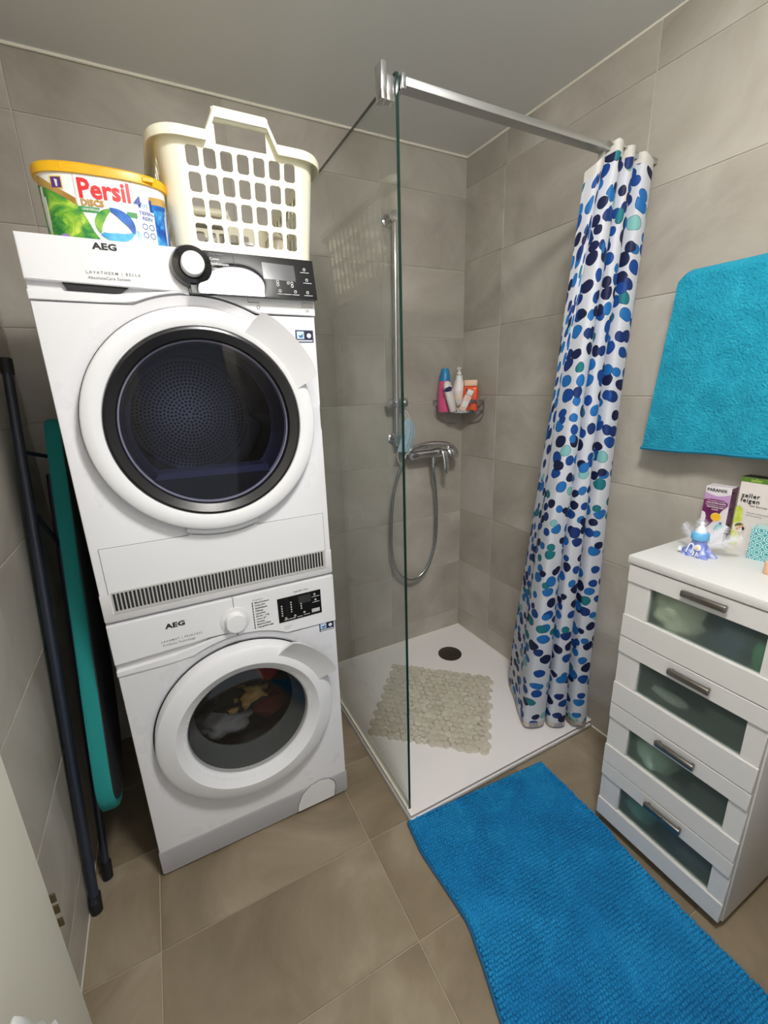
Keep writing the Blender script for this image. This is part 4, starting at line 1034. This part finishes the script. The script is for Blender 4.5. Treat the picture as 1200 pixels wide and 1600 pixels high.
    n = len(V); nz = len(V[0])
    for i in range(n):
        j = (i + 1) % n; p = per[i]
        for k in range(nz - 1):
            tz = zl[k][1] if k < len(zl) else ''; rz = zl[k][2] if k < len(zl) else -1
            pc = p[2].replace('~', '')
            a, b, c, d = V[i][k], V[j][k], V[j][k + 1], V[i][k + 1]
            if p[3] >= 0 and rz >= 0:
                if pc in ('m',) or tz == 'm' : continue
                # corner cells: keep the outer triangle to round the hole
                if '~' in p[2]: continue
                if pc == 'c' and tz == 'c': bm.faces.new([a, b, d])
                elif pc == 'c2' and tz == 'c': bm.faces.new([a, b, c])
                elif pc == 'c' and tz == 'c2': bm.faces.new([a, c, d])
                elif pc == 'c2' and tz == 'c2': bm.faces.new([b, c, d])
                continue
            xm = (p[1] + per[j][1]) / 2 if p[0] in ('F', 'B') and per[j][0] == p[0] else 9
            if abs(xm) < .0555 and tz == 'A': continue     # hand hole
            bm.faces.new([a, b, c, d])
    # floor of the basket with slots is hidden: plain plate
    bm.faces.new([V[i][0] for i in range(n)][::-1])
    bmesh.ops.remove_doubles(bm, verts=bm.verts, dist=.00005)
    bmesh.ops.recalc_face_normals(bm, faces=bm.faces)
    bmesh.ops.solidify(bm, geom=bm.faces[:], thickness=.0026)
    return finish('basket_body', bm, M['basket'], par, smooth=38)
build_basket(LB)
for s in (-1, 1):
    bm = bmesh.new(); rows = []
    for i in range(9):
        x = -.060 + .120 * i / 8; rows.append([(x, s * (.287 + .0125 * math.cos(a)), .268 + .0135 * math.sin(a)) for a in [2 * PI * k / 14 for k in range(14)]])
    V = grid(bm, rows, closed_v=True); bm.faces.new(V[0]); bm.faces.new(V[-1]); finish('handle', bm, M['basket'], LB, smooth=50)
# things inside the basket, glimpsed through the lowest holes
def jug(loc, lab, c, rr, hh):
    t = thing('bottle', lab, 'bottle', loc, 0, 'bottles lying in the laundry basket')
    bm = bmesh.new(); lathe(bm, [(0, 0), (rr * .9, 0), (rr, .006), (rr, hh * .66), (rr * .5, hh * .85), (rr * .4, hh * .9), (rr * .4, hh), (0, hh)], n=24); finish('bottle_body', bm, mat('bottle_' + lab[:5], c, .3), t, smooth=45)
    bm = bmesh.new(); lathe(bm, [(0, hh * .9), (rr * .52, hh * .9), (rr * .52, hh * 1.02), (0, hh * 1.03)], n=20); finish('cap', bm, M['plastic'], t, smooth=45)
    return t
jug((-1.215, -.55, TOPZ + .005), 'clear white bottle at the left behind the lowest basket holes', (225, 225, 222), .028, .055)
jug((-1.125, -.56, TOPZ + .005), 'grey white bottle in the middle behind the lowest basket holes', (205, 206, 205), .030, .05)
jug((-1.050, -.55, TOPZ + .005), 'beige bottle at the right behind the lowest basket holes', (196, 188, 170), .028, .095)

# ------------------------------------------------------------ ironing board, folded, in the gap
IB = thing('ironing_board', 'folded ironing board with a teal cover standing left of the machines', 'ironing board', (-1.70, -.69, 0))
ax = Vector((0, .43, .875)).normalized(); pw = Vector((0, ax.z, -ax.y)); nose = Vector((.022, -.055, .335))
def bp(s, w, x): return nose + ax * s + pw * w + Vector((x, 0, 0))
outl = [(0, .11), (.004, .07), (.02, .035), (.05, .012), (.12, .0), (.30, -.004), (.60, -.004), (1.0, 0), (1.08, .004), (1.12, .03), (1.13, .14), (1.12, .26), (1.08, .29), (.60, .29), (.30, .285), (.12, .25), (.04, .19), (.008, .15)]
op = smooth_path([(a, b, 0) for a, b in outl], 4, closed=True)
bm = bmesh.new(); rows = []
cen = Vector((.55, .14, 0))
for x, k in ((-.018, .9), (-.019, .96), (-.015, .99), (-.006, 1), (.006, 1), (.015, .99), (.019, .955), (.017, .86)):
    row = []
    for i, p in enumerate(op):
        d = p - cen; n_ = d.normalized(); off = (1 - k) * .16 + .002 * noise.noise(Vector((i * .7, x * 60, 0)))
        q = p - n_ * off; row.append(bp(q.x, q.y, x))
    rows.append(row)
V = grid(bm, rows, closed_v=True); bm.faces.new(V[0]); bm.faces.new(V[-1]); finish('cover', bm, M['teal_cover'], IB, smooth=60)
bm = bmesh.new(); rows = []
for x in (.016, .0205):
    row = []
    for p in op:
        d = p - cen; q = p - d.normalized() * .022; row.append(bp(q.x, q.y, x))
    rows.append(row)
V = grid(bm, rows, closed_v=True); bm.faces.new(V[0]); bm.faces.new(V[-1]); finish('underside', bm, M['board_dark'], IB, smooth=30, label='dark metal underside inside the teal hem')
def legt(pts, r, nm='leg'):
    bm = bmesh.new(); tube(bm, [Vector(p) - Vector((-1.70, -.69, 0)) for p in pts], r, 12); return finish(nm, bm, M['tube'], IB, smooth=50)
lg = legt([(-1.748, -.255, 1.47), (-1.766, -.690, .03)], .0125)
for a, b in (((-1.7475, -.248, 1.495), (-1.7485, -.258, 1.455)), ((-1.7665, -.692, .001), (-1.765, -.681, .05))):
    bm = bmesh.new(); tube(bm, [Vector(p) - Vector((-1.70, -.69, 0)) for p in (a, b)], .0155, 12); finish('leg_cap', bm, M['dark'], lg, smooth=50)
lg = legt([(-1.724, -.19, 1.16), (-1.745, -.600, .03)], .010)
bm = bmesh.new(); tube(bm, [Vector(p) - Vector((-1.70, -.69, 0)) for p in ((-1.7455, -.604, .001), (-1.744, -.592, .05))], .014, 12); finish('leg_cap', bm, M['dark'], lg, smooth=50)
legt([(-1.755, -.36, 1.10), (-1.725, -.27, .95)], .006, 'crossbar')
legt([(-1.752, -.33, 1.25), (-1.715, -.22, 1.22)], .006, 'crossbar')

# plastic bag hanging on the door, blurred at the lower left edge
bg = thing('carrier_bag', 'white plastic bag with a green base hanging at the lower left edge', 'bag', (-1.642, -1.435, .50))
bm = bmesh.new(); blob(bm, (0, 0, .12), (.035, .085, .135), 4, .12, 2.5, 16); finish('bag_body', bm, mat('bag_white', (205, 206, 204), .4), bg, smooth=0)
bm = bmesh.new(); blob(bm, (0, .012, .03), (.037, .075, .035), 6, .1, 2.5, 12); finish('bag_base', bm, mat('bag_green', (70, 140, 80), .4), bg, smooth=0, label='green printed base')

# ------------------------------------------------------------ bath mat
MT = thing('bath_mat', 'bright blue chenille bath mat on the floor before the shower tray', 'bath mat', (-.60, -1.36, .0))
matblue = bump(mottle(mat('chenille_blue', (10, 128, 184), .95), [(0, 112, 170), (4, 128, 186), (26, 146, 202)], 7, 5, .5, False), 300, .5, .002)
# outline in room coordinates: left edge, right edge as functions of y
def mx_l(y): return float(np.interp(-y, [.90, 1.0, 1.12, 1.215, 1.31, 1.41, 1.9], [-.872, -.884, -.876, -.872, -.897, -.928, -.95]))
def mx_r(y): return float(np.interp(-y, [.90, 1.165, 1.30, 1.47, 1.9], [-.312, -.318, -.336, -.349, -.36]))
def my_t(u): return -.894 - .040 * u
bm = bmesh.new(); rows = []
for i in range(61):
    v = i / 60; row = []
    for j in range(41):
        u = j / 40; y = my_t(u) - v * .93; xl, xr = mx_l(y), mx_r(y); x = xl + (xr - xl) * u
        e = min(u, 1 - u, v * 1.5, (1 - v) * 1.5)
        wav = .0025 * noise.noise(Vector((x * 8, y * 8, 0))) + (.004 * max(0, 1 - abs(y + 1.215) / .08) * max(0, 1 - u / .08))
        row.append((x + .60, y + 1.36, .002 + .006 * min(1, e / .02) + max(0, wav)))
    rows.append(row)
V = grid(bm, rows)
bo = [e for e in bm.edges if e.is_boundary]; r = bmesh.ops.extrude_edge_only(bm, edges=bo)
for v in [v for v in r['geom'] if isinstance(v, bmesh.types.BMVert)]: v.co.z = .0005
finish('backing', bm, matblue, MT, smooth=40)
bm = bmesh.new(); yb = my_t(0); tube(bm, [(mx_l(y) + .60 - .002, y + 1.36, .006) for y in np.linspace(-.896, -1.82, 40)], .004, 6); tube(bm, [(mx_l(-.9) + .6 + (mx_r(-.93) - mx_l(-.9)) * u, my_t(u) + 1.36 + .001, .006) for u in np.linspace(0, 1, 20)], .004, 6)
finish('hem', bm, mat('hem_blue', (14, 92, 140), .8), MT, smooth=50)
# chenille: short rows of rounded loops, thousands of them
def loops_mesh():
    ico = [(0, 0, 1), (.85, 0, .45), (.26, .81, .45), (-.69, .5, .45), (-.69, -.5, .45), (.26, -.81, .45), (.95, .3, -.3), (0, 1, -.3), (-.95, .3, -.3), (-.6, -.8, -.3), (.6, -.8, -.3)]
    fc = [(0, 1, 2), (0, 2, 3), (0, 3, 4), (0, 4, 5), (0, 5, 1), (1, 6, 2), (2, 6, 7), (2, 7, 3), (3, 7, 8), (3, 8, 4), (4, 8, 9), (4, 9, 5), (5, 9, 10), (5, 10, 1), (1, 10, 6)]
    I = np.array(ico); Fc = np.array(fc); rng = np.random.default_rng(3); vs = []; fs = []; n = 0
    NV, NU = 98, 64
    for i in range(NV):
        v = (i + .5) / NV
        for j in range(NU):
            u = (j + .5 + (.25 if i % 2 else 0)) / NU
            u = min(max(u, .007), .993)
            y = my_t(u) - v * .925; xl, xr = mx_l(y), mx_r(y); x = xl + (xr - xl) * u
            jx, jy, jz = rng.uniform(-.0012, .0012, 3); s = rng.uniform(.85, 1.15)
            P = I * np.array([.0052, .0048, .0062]) * s + np.array([x + .60 + jx, y + 1.36 + jy, .0105 + jz + .0018 * noise.noise(Vector((x * 11, y * 11, 2)))])
            vs.append(P); fs.append(Fc + n); n += 11
    me = bpy.data.meshes.new('pile'); me.from_pydata(np.concatenate(vs).tolist(), [], np.concatenate(fs).tolist()); me.materials.append(matblue)
    me.polygons.foreach_set('use_smooth', [True] * len(me.polygons)); me.update(); return me
link('pile', loops_mesh(), MT, kind='stuff')

# ------------------------------------------------------------ towel
TWL = thing('bath_towel', 'turquoise terry towel hanging on the right wall above the chest', 'towel', (-.03, -1.26, 1.19))
tm = bump(mottle(mat('turquoise_terry', (20, 150, 180), .95), [(14, 140, 170), (20, 150, 180), (34, 162, 190)], 30, 8, .3, False), 170, 1.0, .006)
def towel_sheet(xoff, sgn, bottom):
    rows = []; n, mz = 60, 60
    for i in range(n + 1):
        u = i / n; row = []
        for j in range(mz + 1):
            v = j / mz
            z_top = 1.676 - .002 * u; rr = .05
            if u < .03: z_top -= .010 * (1 - u / .03) ** 2
            z = z_top + (bottom + .018 * u - z_top) * v
            yl = -1.034 + .048 * v - (.004 * max(0, 1 - v / .03) ** 2); yr = -1.56 + .02 * v
            y = yl + (yr - yl) * u
            x = -.046 + .006 * math.sin(u * 17 + v * 2) * v + .004 * noise.noise(Vector((u * 7, v * 7, 2))) - .010 * v * 0
            # shoulder over the rail
            if v < .05: x += .024 * (1 - v / .05) ** 2
            row.append((x + xoff + .03, y + 1.26, z - 1.19))
        rows.append(row)
    return rows
bm = bmesh.new(); grid(bm, towel_sheet(0, 1, 1.172)); bmesh.ops.recalc_face_normals(bm, faces=bm.faces); bmesh.ops.solidify(bm, geom=bm.faces[:], thickness=.005); finish('front_layer', bm, tm, TWL, smooth=50)
bm = bmesh.new(); grid(bm, [[(x + .026, y - .01, z + .004) for x, y, z in r] for r in towel_sheet(0, 1, 1.21)]); bmesh.ops.solidify(bm, geom=bm.faces[:], thickness=.004); finish('back_layer', bm, tm, TWL, smooth=50)
bm = bmesh.new(); tube(bm, [(p[-1][0] - .003, p[-1][1], p[-1][2] + .006) for p in towel_sheet(0, 1, 1.172)], .0045, 6); finish('hem', bm, mat('towel_hem', (14, 128, 160), .9), TWL, smooth=50)
rk = thing('towel_rail', 'chrome towel rail hidden under the turquoise towel', 'towel rail', (.02, -1.28, 1.66))
bm = bmesh.new(); tube(bm, [(-.045, .20, 0), (-.045, -.26, 0)], .008, 12)
for y in (.19, -.25): tube(bm, [(-.045, y, 0), (.0, y, 0)], .007, 10)
finish('rail', bm, M['chrome'], rk, smooth=60)

# ------------------------------------------------------------ chest of drawers
CX0, CX1, CY0, CY1, CH = -.322, .012, -1.535, -1.172, .932
ch_ = thing('chest_of_drawers', 'white chest of four drawers with frosted glass fronts against the right wall', 'chest', (-.155, (CY0 + CY1) / 2, 0))
OC = Vector((-.155, (CY0 + CY1) / 2, 0))
def cbox(nm, d, m, par=ch_, bev=.0012, o=OC, **kw):
    bm = bmesh.new(); box(bm, d[0] - o.x, d[1] - o.x, d[2] - o.y, d[3] - o.y, d[4] - o.z, d[5] - o.z, bev=bev, seg=2); return finish(nm, bm, m, par, smooth=40, **kw)
cbox('top', (CX0 - .003, CX1, CY0 - .002, CY1 + .002, CH - .022, CH), M['chest'])
cbox('side_panel', (CX0 + .018, CX1, CY0, CY0 + .015, .028, CH - .022), M['chest'])
cbox('side_panel', (CX0 + .018, CX1, CY1 - .015, CY1, .028, CH - .022), M['chest'])
cbox('back_panel', (CX1 - .004, CX1 - .001, CY0 + .015, CY1 - .015, .03, CH - .022), M['chest'])
cbox('base', (CX0 + .03, CX1, CY0 + .015, CY1 - .015, .028, .045), M['chest'])
for yy in (CY0 + .02, CY1 - .05):
    for xx in (CX0 + .05, CX1 - .06): cbox('foot', (xx, xx + .03, yy, yy + .03, 0, .028), M['dark'])
DZ = [(.906, .689), (.686, .460), (.457, .243), (.240, .034)]
GL = [(.857, .756), (.636, .532), (.408, .306), (.191, .096)]
for k, ((zt, zb), (gt, gb)) in enumerate(zip(DZ, GL)):
    dwr = bpy.data.objects.new('drawer', None); COL.objects.link(dwr); dwr.parent = ch_; dwr.empty_display_size = .02
    ya, yb_ = CY0 + .003, CY1 - .002; gl_, gr_ = -1.236, -1.4925
    # frame: thick rails, thinner stiles, joined as one front
    bm = bmesh.new(); o = OC
    def bb(x0, x1, y0, y1, z0, z1, bv=.001): box(bm, x0 - o.x, x1 - o.x, y0 - o.y, y1 - o.y, z0, z1, bev=bv, seg=1)
    bb(CX0, CX0 + .018, ya, yb_, gt, zt); bb(CX0, CX0 + .018, ya, yb_, zb, gb)
    bb(CX0 + .0045, CX0 + .018, gl_, yb_, gb, gt); bb(CX0 + .0045, CX0 + .018, ya, gr_, gb, gt)
    finish('drawer_front', bm, M['chest'], dwr, smooth=40)
    cbox('glass_pane', (CX0 + .010, CX0 + .013, gr_ - .004, gl_ + .004, gb - .004, gt + .004), M['frost'], dwr, bev=0)
    bm = bmesh.new(); x1_ = CX1 - .02
    def b2(x0, x1, y0, y1, z0, z1): box(bm, x0 - o.x, x1 - o.x, y0 - o.y, y1 - o.y, z0, z1)
    b2(CX0 + .019, x1_, ya + .015, ya + .022, zb + .012, gt); b2(CX0 + .019, x1_, yb_ - .022, yb_ - .015, zb + .012, gt)
    b2(x1_, x1_ + .006, ya + .015, yb_ - .015, zb + .012, gt); b2(CX0 + .019, x1_, ya + .022, yb_ - .022, zb + .012, zb + .018)
    finish('drawer_box', bm, M['chest_in'], dwr)
    # bar handle on two posts
    zc = gt + .0285; y0_, y1_ = -1.418, -1.318
    bm = bmesh.new(); xx = CX0 - .020 - o.x
    box(bm, xx, xx + .013, y0_ - o.y, y1_ - o.y, zc - .0085, zc + .0085, bev=.004, seg=3)
    for y_ in (y0_ + .008, y1_ - .008): tube(bm, [(xx + .008, y_ - o.y, zc), (CX0 - o.x, y_ - o.y, zc)], .0045, 8)
    finish('handle', bm, mat('nickel_handle', (150, 146, 140), .28, 1), dwr, smooth=40, label='brushed metal bar handle')
def stuffed(nm, label, c, r, seed, col, k):
    bm = bmesh.new(); blob(bm, (0, 0, 0), r, seed, .16, 2.4, 14)
    o = finish(nm, bm, bump(mat(nm + '_cloth', col, .9), 50, .4), smooth=0); tag(o, label, 'clothes', 'things kept in the chest of drawers', c)
stuffed('cream_towel', 'cream towel behind the left half of the top frosted drawer front', (-.252, -1.285, .795), (.050, .068, .078), 2, (250, 246, 226), 0)
stuffed('navy_bundle', 'dark blue bundle behind the right half of the top frosted front', (-.250, -1.412, .785), (.050, .058, .058), 7, (36, 66, 100), 0)
stuffed('green_bundle', 'dark green bundle at the far right of the top drawer', (-.300, -1.482, .790), (.008, .014, .036), 17, (44, 130, 84), 0)
stuffed('grey_scarf', 'dark grey bundle behind the second frosted drawer front', (-.225, -1.36, .54), (.06, .12, .05), 11, (34, 40, 40), 1)
stuffed('silver_scarf', 'silver grey strip of cloth lying over the dark bundle in the second drawer', (-.283, -1.31, .555), (.009, .050, .016), 3, (200, 206, 204), 1)
stuffed('pale_green_towel', 'pale green towel at the left of the third frosted drawer front', (-.250, -1.290, .345), (.055, .062, .062), 4, (206, 226, 208), 2)
stuffed('charcoal_bundle', 'charcoal bundle at the right of the third frosted drawer front', (-.23, -1.42, .305), (.058, .066, .045), 8, (32, 40, 42), 2)
stuffed('teal_bundle', 'teal grey cloth at the left of the bottom frosted drawer front', (-.25, -1.280, .135), (.05, .050, .055), 6, (126, 186, 184), 3)
stuffed('slate_bundle', 'slate blue cloth at the right of the bottom frosted drawer front', (-.235, -1.405, .105), (.055, .07, .048), 9, (84, 98, 130), 3)

# ------------------------------------------------------------ on the chest
def carton(nm, label, loc, w_, d_, h_, m_front, m_side, rz=0):
    """carton whose printed front looks to local -x; local y runs along the front"""
    t = thing(nm, label, 'box', loc, rz)
    bm = bmesh.new(); box(bm, 0, d_, -w_, 0, 0, h_, bev=.0006, seg=1)
    bm.normal_update()
    for f in bm.faces: f.material_index = 1 if f.normal.y < -.9 else 0
    finish('carton', bm, [m_front, m_side], t, smooth=40); return t
purple_side = mottle(mat('carton_side', (140, 96, 124), .5), [(120, 80, 106), (160, 122, 146)], 20, 2, 0, False)
white_card = mat('white_card', (226, 220, 224), .45)
PX = carton('lice_treatment_box', 'slim purple and white medicine box standing behind the feathers', (-.030, -1.186, CH), .062, .045, .158, white_card, purple_side, rz=math.radians(6))
pf = lambda u, v: Vector((-.0007, -u, v)); pf2 = lambda u, v: Vector((-.0012, -u, v)); pf3 = lambda u, v: Vector((-.0017, -u, v))
lil = mat('lilac_print', (190, 150, 196), .45); pur = mottle(mat('purple_card', (110, 30, 96), .45), [(92, 18, 76), (140, 52, 120)], 16, 2, 0, False)
patch('printed_art', [(.0, .105), (.0, .140), (.015, .134), (.031, .131), (.047, .134), (.062, .140), (.062, .105)], lil, PX, pf)
patch('printed_art', [(.0, .030), (.0, .118), (.018, .122), (.048, .121), (.059, .114), (.058, .104), (.048, .092), (.042, .078), (.032, .060), (.020, .040), (.013, .030)], pur, PX, pf2)
patch('printed_art', [(.0, .040), (.0, .083), (.008, .080), (.012, .068), (.010, .052), (.004, .042)], white_card, PX, pf3)
patch('printed_art', [(.036, .032), (.060, .036), (.060, .048), (.044, .052), (.036, .042)], mat('teal_print', (110, 186, 194), .45), PX, pf2)
patch('printed_art', [(.0465, .052), (.053, .052), (.053, .058), (.0465, .058)], mat('teal_dark', (40, 110, 140), .45), PX, pf2, n=2)
patch('printed_art', arc_pts(.036, .071, .0125, 0, 350, 24), mat('gold_rim', (238, 196, 96), .45), PX, pf3)
pf4 = lambda u, v: Vector((-.0022, -u, v))
patch('printed_art', arc_pts(.036, .071, .0095, 0, 350, 24), mat('yellow_disc', (244, 190, 20), .45), PX, pf4)
put_text('lettering', 'PARANIX', .0118, M['print_black'], PX, lambda a, b: pf2(.0035 + a, .1475 + b), bold=.0003, sx=.98)
for s, z_, b_ in (('TRAITEMENT CONTRE', .1165, 0), ('POUX DE TÊTE & LENTES', .1105, .0002), ('TRATTAMENTO CONTRO', .1040, 0), ('PIDOCCHI DEL CAPO', .0985, .0002), ('& UOVA', .0918, .0002)):
    put_text('lettering', s, .0048, M['print_white'], PX, lambda a, b, z_=z_: pf4(.031 + a, z_ + b), bold=b_, align='CENTER', sx=.88)
bm = bmesh.new()
for z_ in (.142, .095, .048): box(bm, .004, .024, -.0626, -.0619, z_, z_ + .003)
finish('printed_art', bm, M['print_black'], PX)

zf = mat('ivory_card', (224, 216, 212), .45); gm = mat('green_card', (84, 122, 44), .45)
ZX = carton('fig_syrup_box', 'tall white medicine box with a green top band and pale grapes', (-.022, -1.264, CH), .098, .040, .196, zf, zf)
patch('printed_art', [(0, .1835), (.098, .1835), (.098, .1958), (0, .1958)], gm, ZX, pf)
bm = bmesh.new(); box(bm, .0, .040, -.098, 0, .1961, .1967); finish('box_top', bm, mat('dark_green_card', (30, 44, 18), .5), ZX)
put_text('lettering', 'zeller', .0115, mat('lime_print', (170, 200, 90), .45), ZX, lambda a, b: pf2(.022 + a, .1892 + b), bold=.0002)
put_text('lettering', 'zeller', .0165, M['print_black'], ZX, lambda a, b: pf2(.0075 + a, .1465 + b), bold=.0003, spacing=1.12)
put_text('lettering', 'feigen', .0165, M['print_black'], ZX, lambda a, b: pf2(.0070 + a, .1330 + b), bold=.0003, spacing=1.12)
put_text('lettering', 'mit Sennes', .0085, M['print_black'], ZX, lambda a, b: pf2(.0300 + a, .1205 + b), spacing=1.05)
for z_ in (.1010, .0940): put_text('lettering', 'Pflanzliches Arzneimittel' if z_ > .1 else 'bei Verstopfung', .0055, M['print_grey'], ZX, lambda a, b, z_=z_: pf2(.026 + a, z_ + b))
limem = mottle(mat('grape_print', (206, 216, 100), .45), [(224, 226, 160), (200, 212, 84), (176, 196, 56)], 30, 2, 0, False)
patch('printed_art', [(0, .004), (.017, .004), (.019, .03), (.017, .06), (.020, .09), (.016, .108), (.008, .116), (0, .112)], limem, ZX, pf)
patch('printed_art', arc_pts(.0155, .056, .0142, 60, 330, 18) + [(.022, .036), (.026, .040), (.0285, .050)], mat('white_round', (236, 230, 222), .45), ZX, pf2)
patch('printed_art', arc_pts(.0170, .0575, .0115, 40, 190, 12), mat('olive_fruit', (96, 96, 44), .45), ZX, pf3)
patch('printed_art', [(.008, .052), (.012, .047), (.026, .061), (.024, .066)], mat('pink_flesh', (222, 170, 140), .45), ZX, pf4)
patch('printed_art', arc_pts(.0235, .0545, .0058, -80, 100, 10), mat('dark_fruit', (48, 24, 26), .45), ZX, pf3)

def hex_mat():
    m = mat('teal_hexagons', (96, 176, 180), .5); nt = m.node_tree; N = nt.nodes; L = nt.links; b = N['Principled BSDF']
    tc = N.new('ShaderNodeTexCoord'); sp = N.new('ShaderNodeSeparateXYZ'); cb = N.new('ShaderNodeCombineXYZ'); L.new(tc.outputs['Object'], sp.inputs[0])
    L.new(sp.outputs[1], cb.inputs[0]); L.new(sp.outputs[2], cb.inputs[1])
    vo = N.new('ShaderNodeTexVoronoi'); vo.voronoi_dimensions = '2D'; vo.inputs['Scale'].default_value = 52; vo.inputs['Randomness'].default_value = .1
    L.new(cb.outputs[0], vo.inputs['Vector'])
    cr = N.new('ShaderNodeValToRGB'); cr.color_ramp.interpolation = 'CONSTANT'; e = cr.color_ramp.elements
    a, c = srgb((70, 156, 166)), srgb((196, 230, 228)); e[0].color = a; e[1].position = .22; e[1].color = c
    for p, q in ((.32, a), (.46, c), (.54, a)): x = e.new(p); x.color = q
    L.new(vo.outputs['Distance'], cr.inputs[0]); L.new(cr.outputs[0], b.inputs['Base Color']); return m
hx = hex_mat()
TBX = carton('teal_tissue_box', 'small teal box with a ring pattern at the right of the chest top', (-.095, -1.338, CH), .05, .05, .082, hx, hx, rz=math.radians(14))
bm = bmesh.new(); box(bm, .004, .046, -.046, -.004, .0822, .0835, bev=.0004, seg=1); finish('box_top', bm, mat('pale_teal', (168, 206, 206), .5), TBX)
bm = bmesh.new(); lathe(bm, [(0, 0), (.017, 0), (.019, .004), (.019, .026), (.017, .03), (0, .03)], n=28); o = finish('cream_jar', bm, mat('peach_jar', (230, 186, 150), .4), smooth=45)
tag(o, 'small peach jar at the right front edge of the chest top', 'jar', loc=(-.158, -1.421, CH))

# christening favour: tiny baby bottle dressed in blue cloth with white feathers
FV = thing('baby_bottle_favour', 'tiny baby bottle favour with a blue cap and white feathers on the chest', 'favour', (-.175, -1.262, CH))
lilac = mottle(mat('periwinkle_tulle', (120, 134, 206), .6), [(86, 104, 188), (130, 146, 214), (206, 212, 240)], 90, 2, .3, False)
bm = bmesh.new(); rows = []
for z, r in ((.0, .044), (.003, .045), (.014, .034), (.026, .025), (.036, .020), (.044, .0185)):
    rows.append([(r * (1 + (.20 * (1 - z / .044)) * math.sin(5 * a + 1) + .06 * math.sin(11 * a)) * math.cos(a) * .62, r * (1 + (.20 * (1 - z / .044)) * math.sin(5 * a + 1)) * math.sin(a) * .86, z) for a in [2 * PI * k / 60 for k in range(60)]])
V = grid(bm, rows, closed_v=True); bm.faces.new(V[0]); bm.faces.new(V[-1]); finish('cloth_skirt', bm, lilac, FV, smooth=60)
sky = mat('sky_blue_cap', (104, 178, 226), .35)
bm = bmesh.new(); lathe(bm, [(0, .044), (.019, .044), (.0205, .047), (.0205, .061), (.018, .064), (0, .064)], n=32); finish('cap', bm, sky, FV, smooth=40)
bm = bmesh.new(); lathe(bm, [(.0135, .064), (.012, .070), (.008, .078), (.005, .082), (.0055, .087), (.0045, .091), (0, .093)], n=24); finish('teat', bm, mat('milky_teat', (236, 238, 242), .35), FV, smooth=60)
wtm = mat('white_charm', (236, 240, 246), .4)
bm = bmesh.new()
fx2 = lambda r, z: -(.62 * r)
tube(bm, smooth_path([(-.029, .014, .010), (-.0275, .012, .020), (-.024, .010, .032), (-.022, .004, .034), (-.024, .0, .024), (-.028, .002, .010)], 5), .0016, 6)
tube(bm, [(-.030, -.004, .006), (-.028, -.004, .018)], .0016, 6); tube(bm, [(-.030, -.010, .005), (-.028, -.012, .017), (-.030, -.016, .006)], .0016, 6)
blob(bm, (-.026, -.011, .028), (.003, .0085, .0085), 2, .05, n=8); finish('charm', bm, wtm, FV, smooth=40)
bm = bmesh.new(); blob(bm, (-.0290, -.0105, .029), (.0015, .0048, .0055), 2, .05, n=8); finish('charm_face', bm, mat('skin_tone_charm', (240, 214, 170), .5), FV, smooth=40)
bm = bmesh.new(); lathe(bm, [(0, 0), (.0045, .001), (.005, .006), (.003, .012), (0, .013)], c=(-.020, .034, .006), n=14); finish('charm', bm, wtm, FV, smooth=40)
fm = mat('feather_white', (232, 234, 240), .8); nt = fm.node_tree
_tr = nt.nodes.new('ShaderNodeBsdfTransparent'); _mx = nt.nodes.new('ShaderNodeMixShader'); _mx.inputs[0].default_value = .72
nt.links.new(_tr.outputs[0], _mx.inputs[1]); nt.links.new(nt.nodes['Principled BSDF'].outputs[0], _mx.inputs[2]); nt.links.new(_mx.outputs[0], nt.nodes['Material Output'].inputs[0])
for base, dirv, side_, ln in (((.010, .012, .030), Vector((.02, .050, .040)), Vector((0, .5, -.6)), .062), ((.012, -.014, .028), Vector((.03, -.06, .035)), Vector((0, -.4, -.6)), .075), ((.012, .0, .034), Vector((.02, .02, .06)), Vector((0, 1, -.2)), .062),
                              ((.012, -.006, .032), Vector((.03, -.035, .055)), Vector((0, -1, -.3)), .066)):
    bm = bmesh.new(); d = dirv.normalized(); s = (side_ - d * side_.dot(d)).normalized(); b0 = Vector(base)
    for k in range(110):
        t = k / 109; p = b0 + d * ln * t; wd_ = .026 * math.sin(PI * (t * .85 + .12)) ** .7
        for sg_ in (-1, 1):
            jit = Vector((random.uniform(-.3, .3), random.uniform(-.3, .3), random.uniform(-.3, .3)))
            e_ = p + (s * sg_ + d * .9 + jit).normalized() * wd_ * random.uniform(.7, 1.2)
            q = p + d * .0012
            bm.faces.new([bm.verts.new(v) for v in (p, q, e_)])
    tube(bm, [b0, b0 + d * ln * .5, b0 + d * ln], .0004, 4); finish('feather', bm, fm, FV)
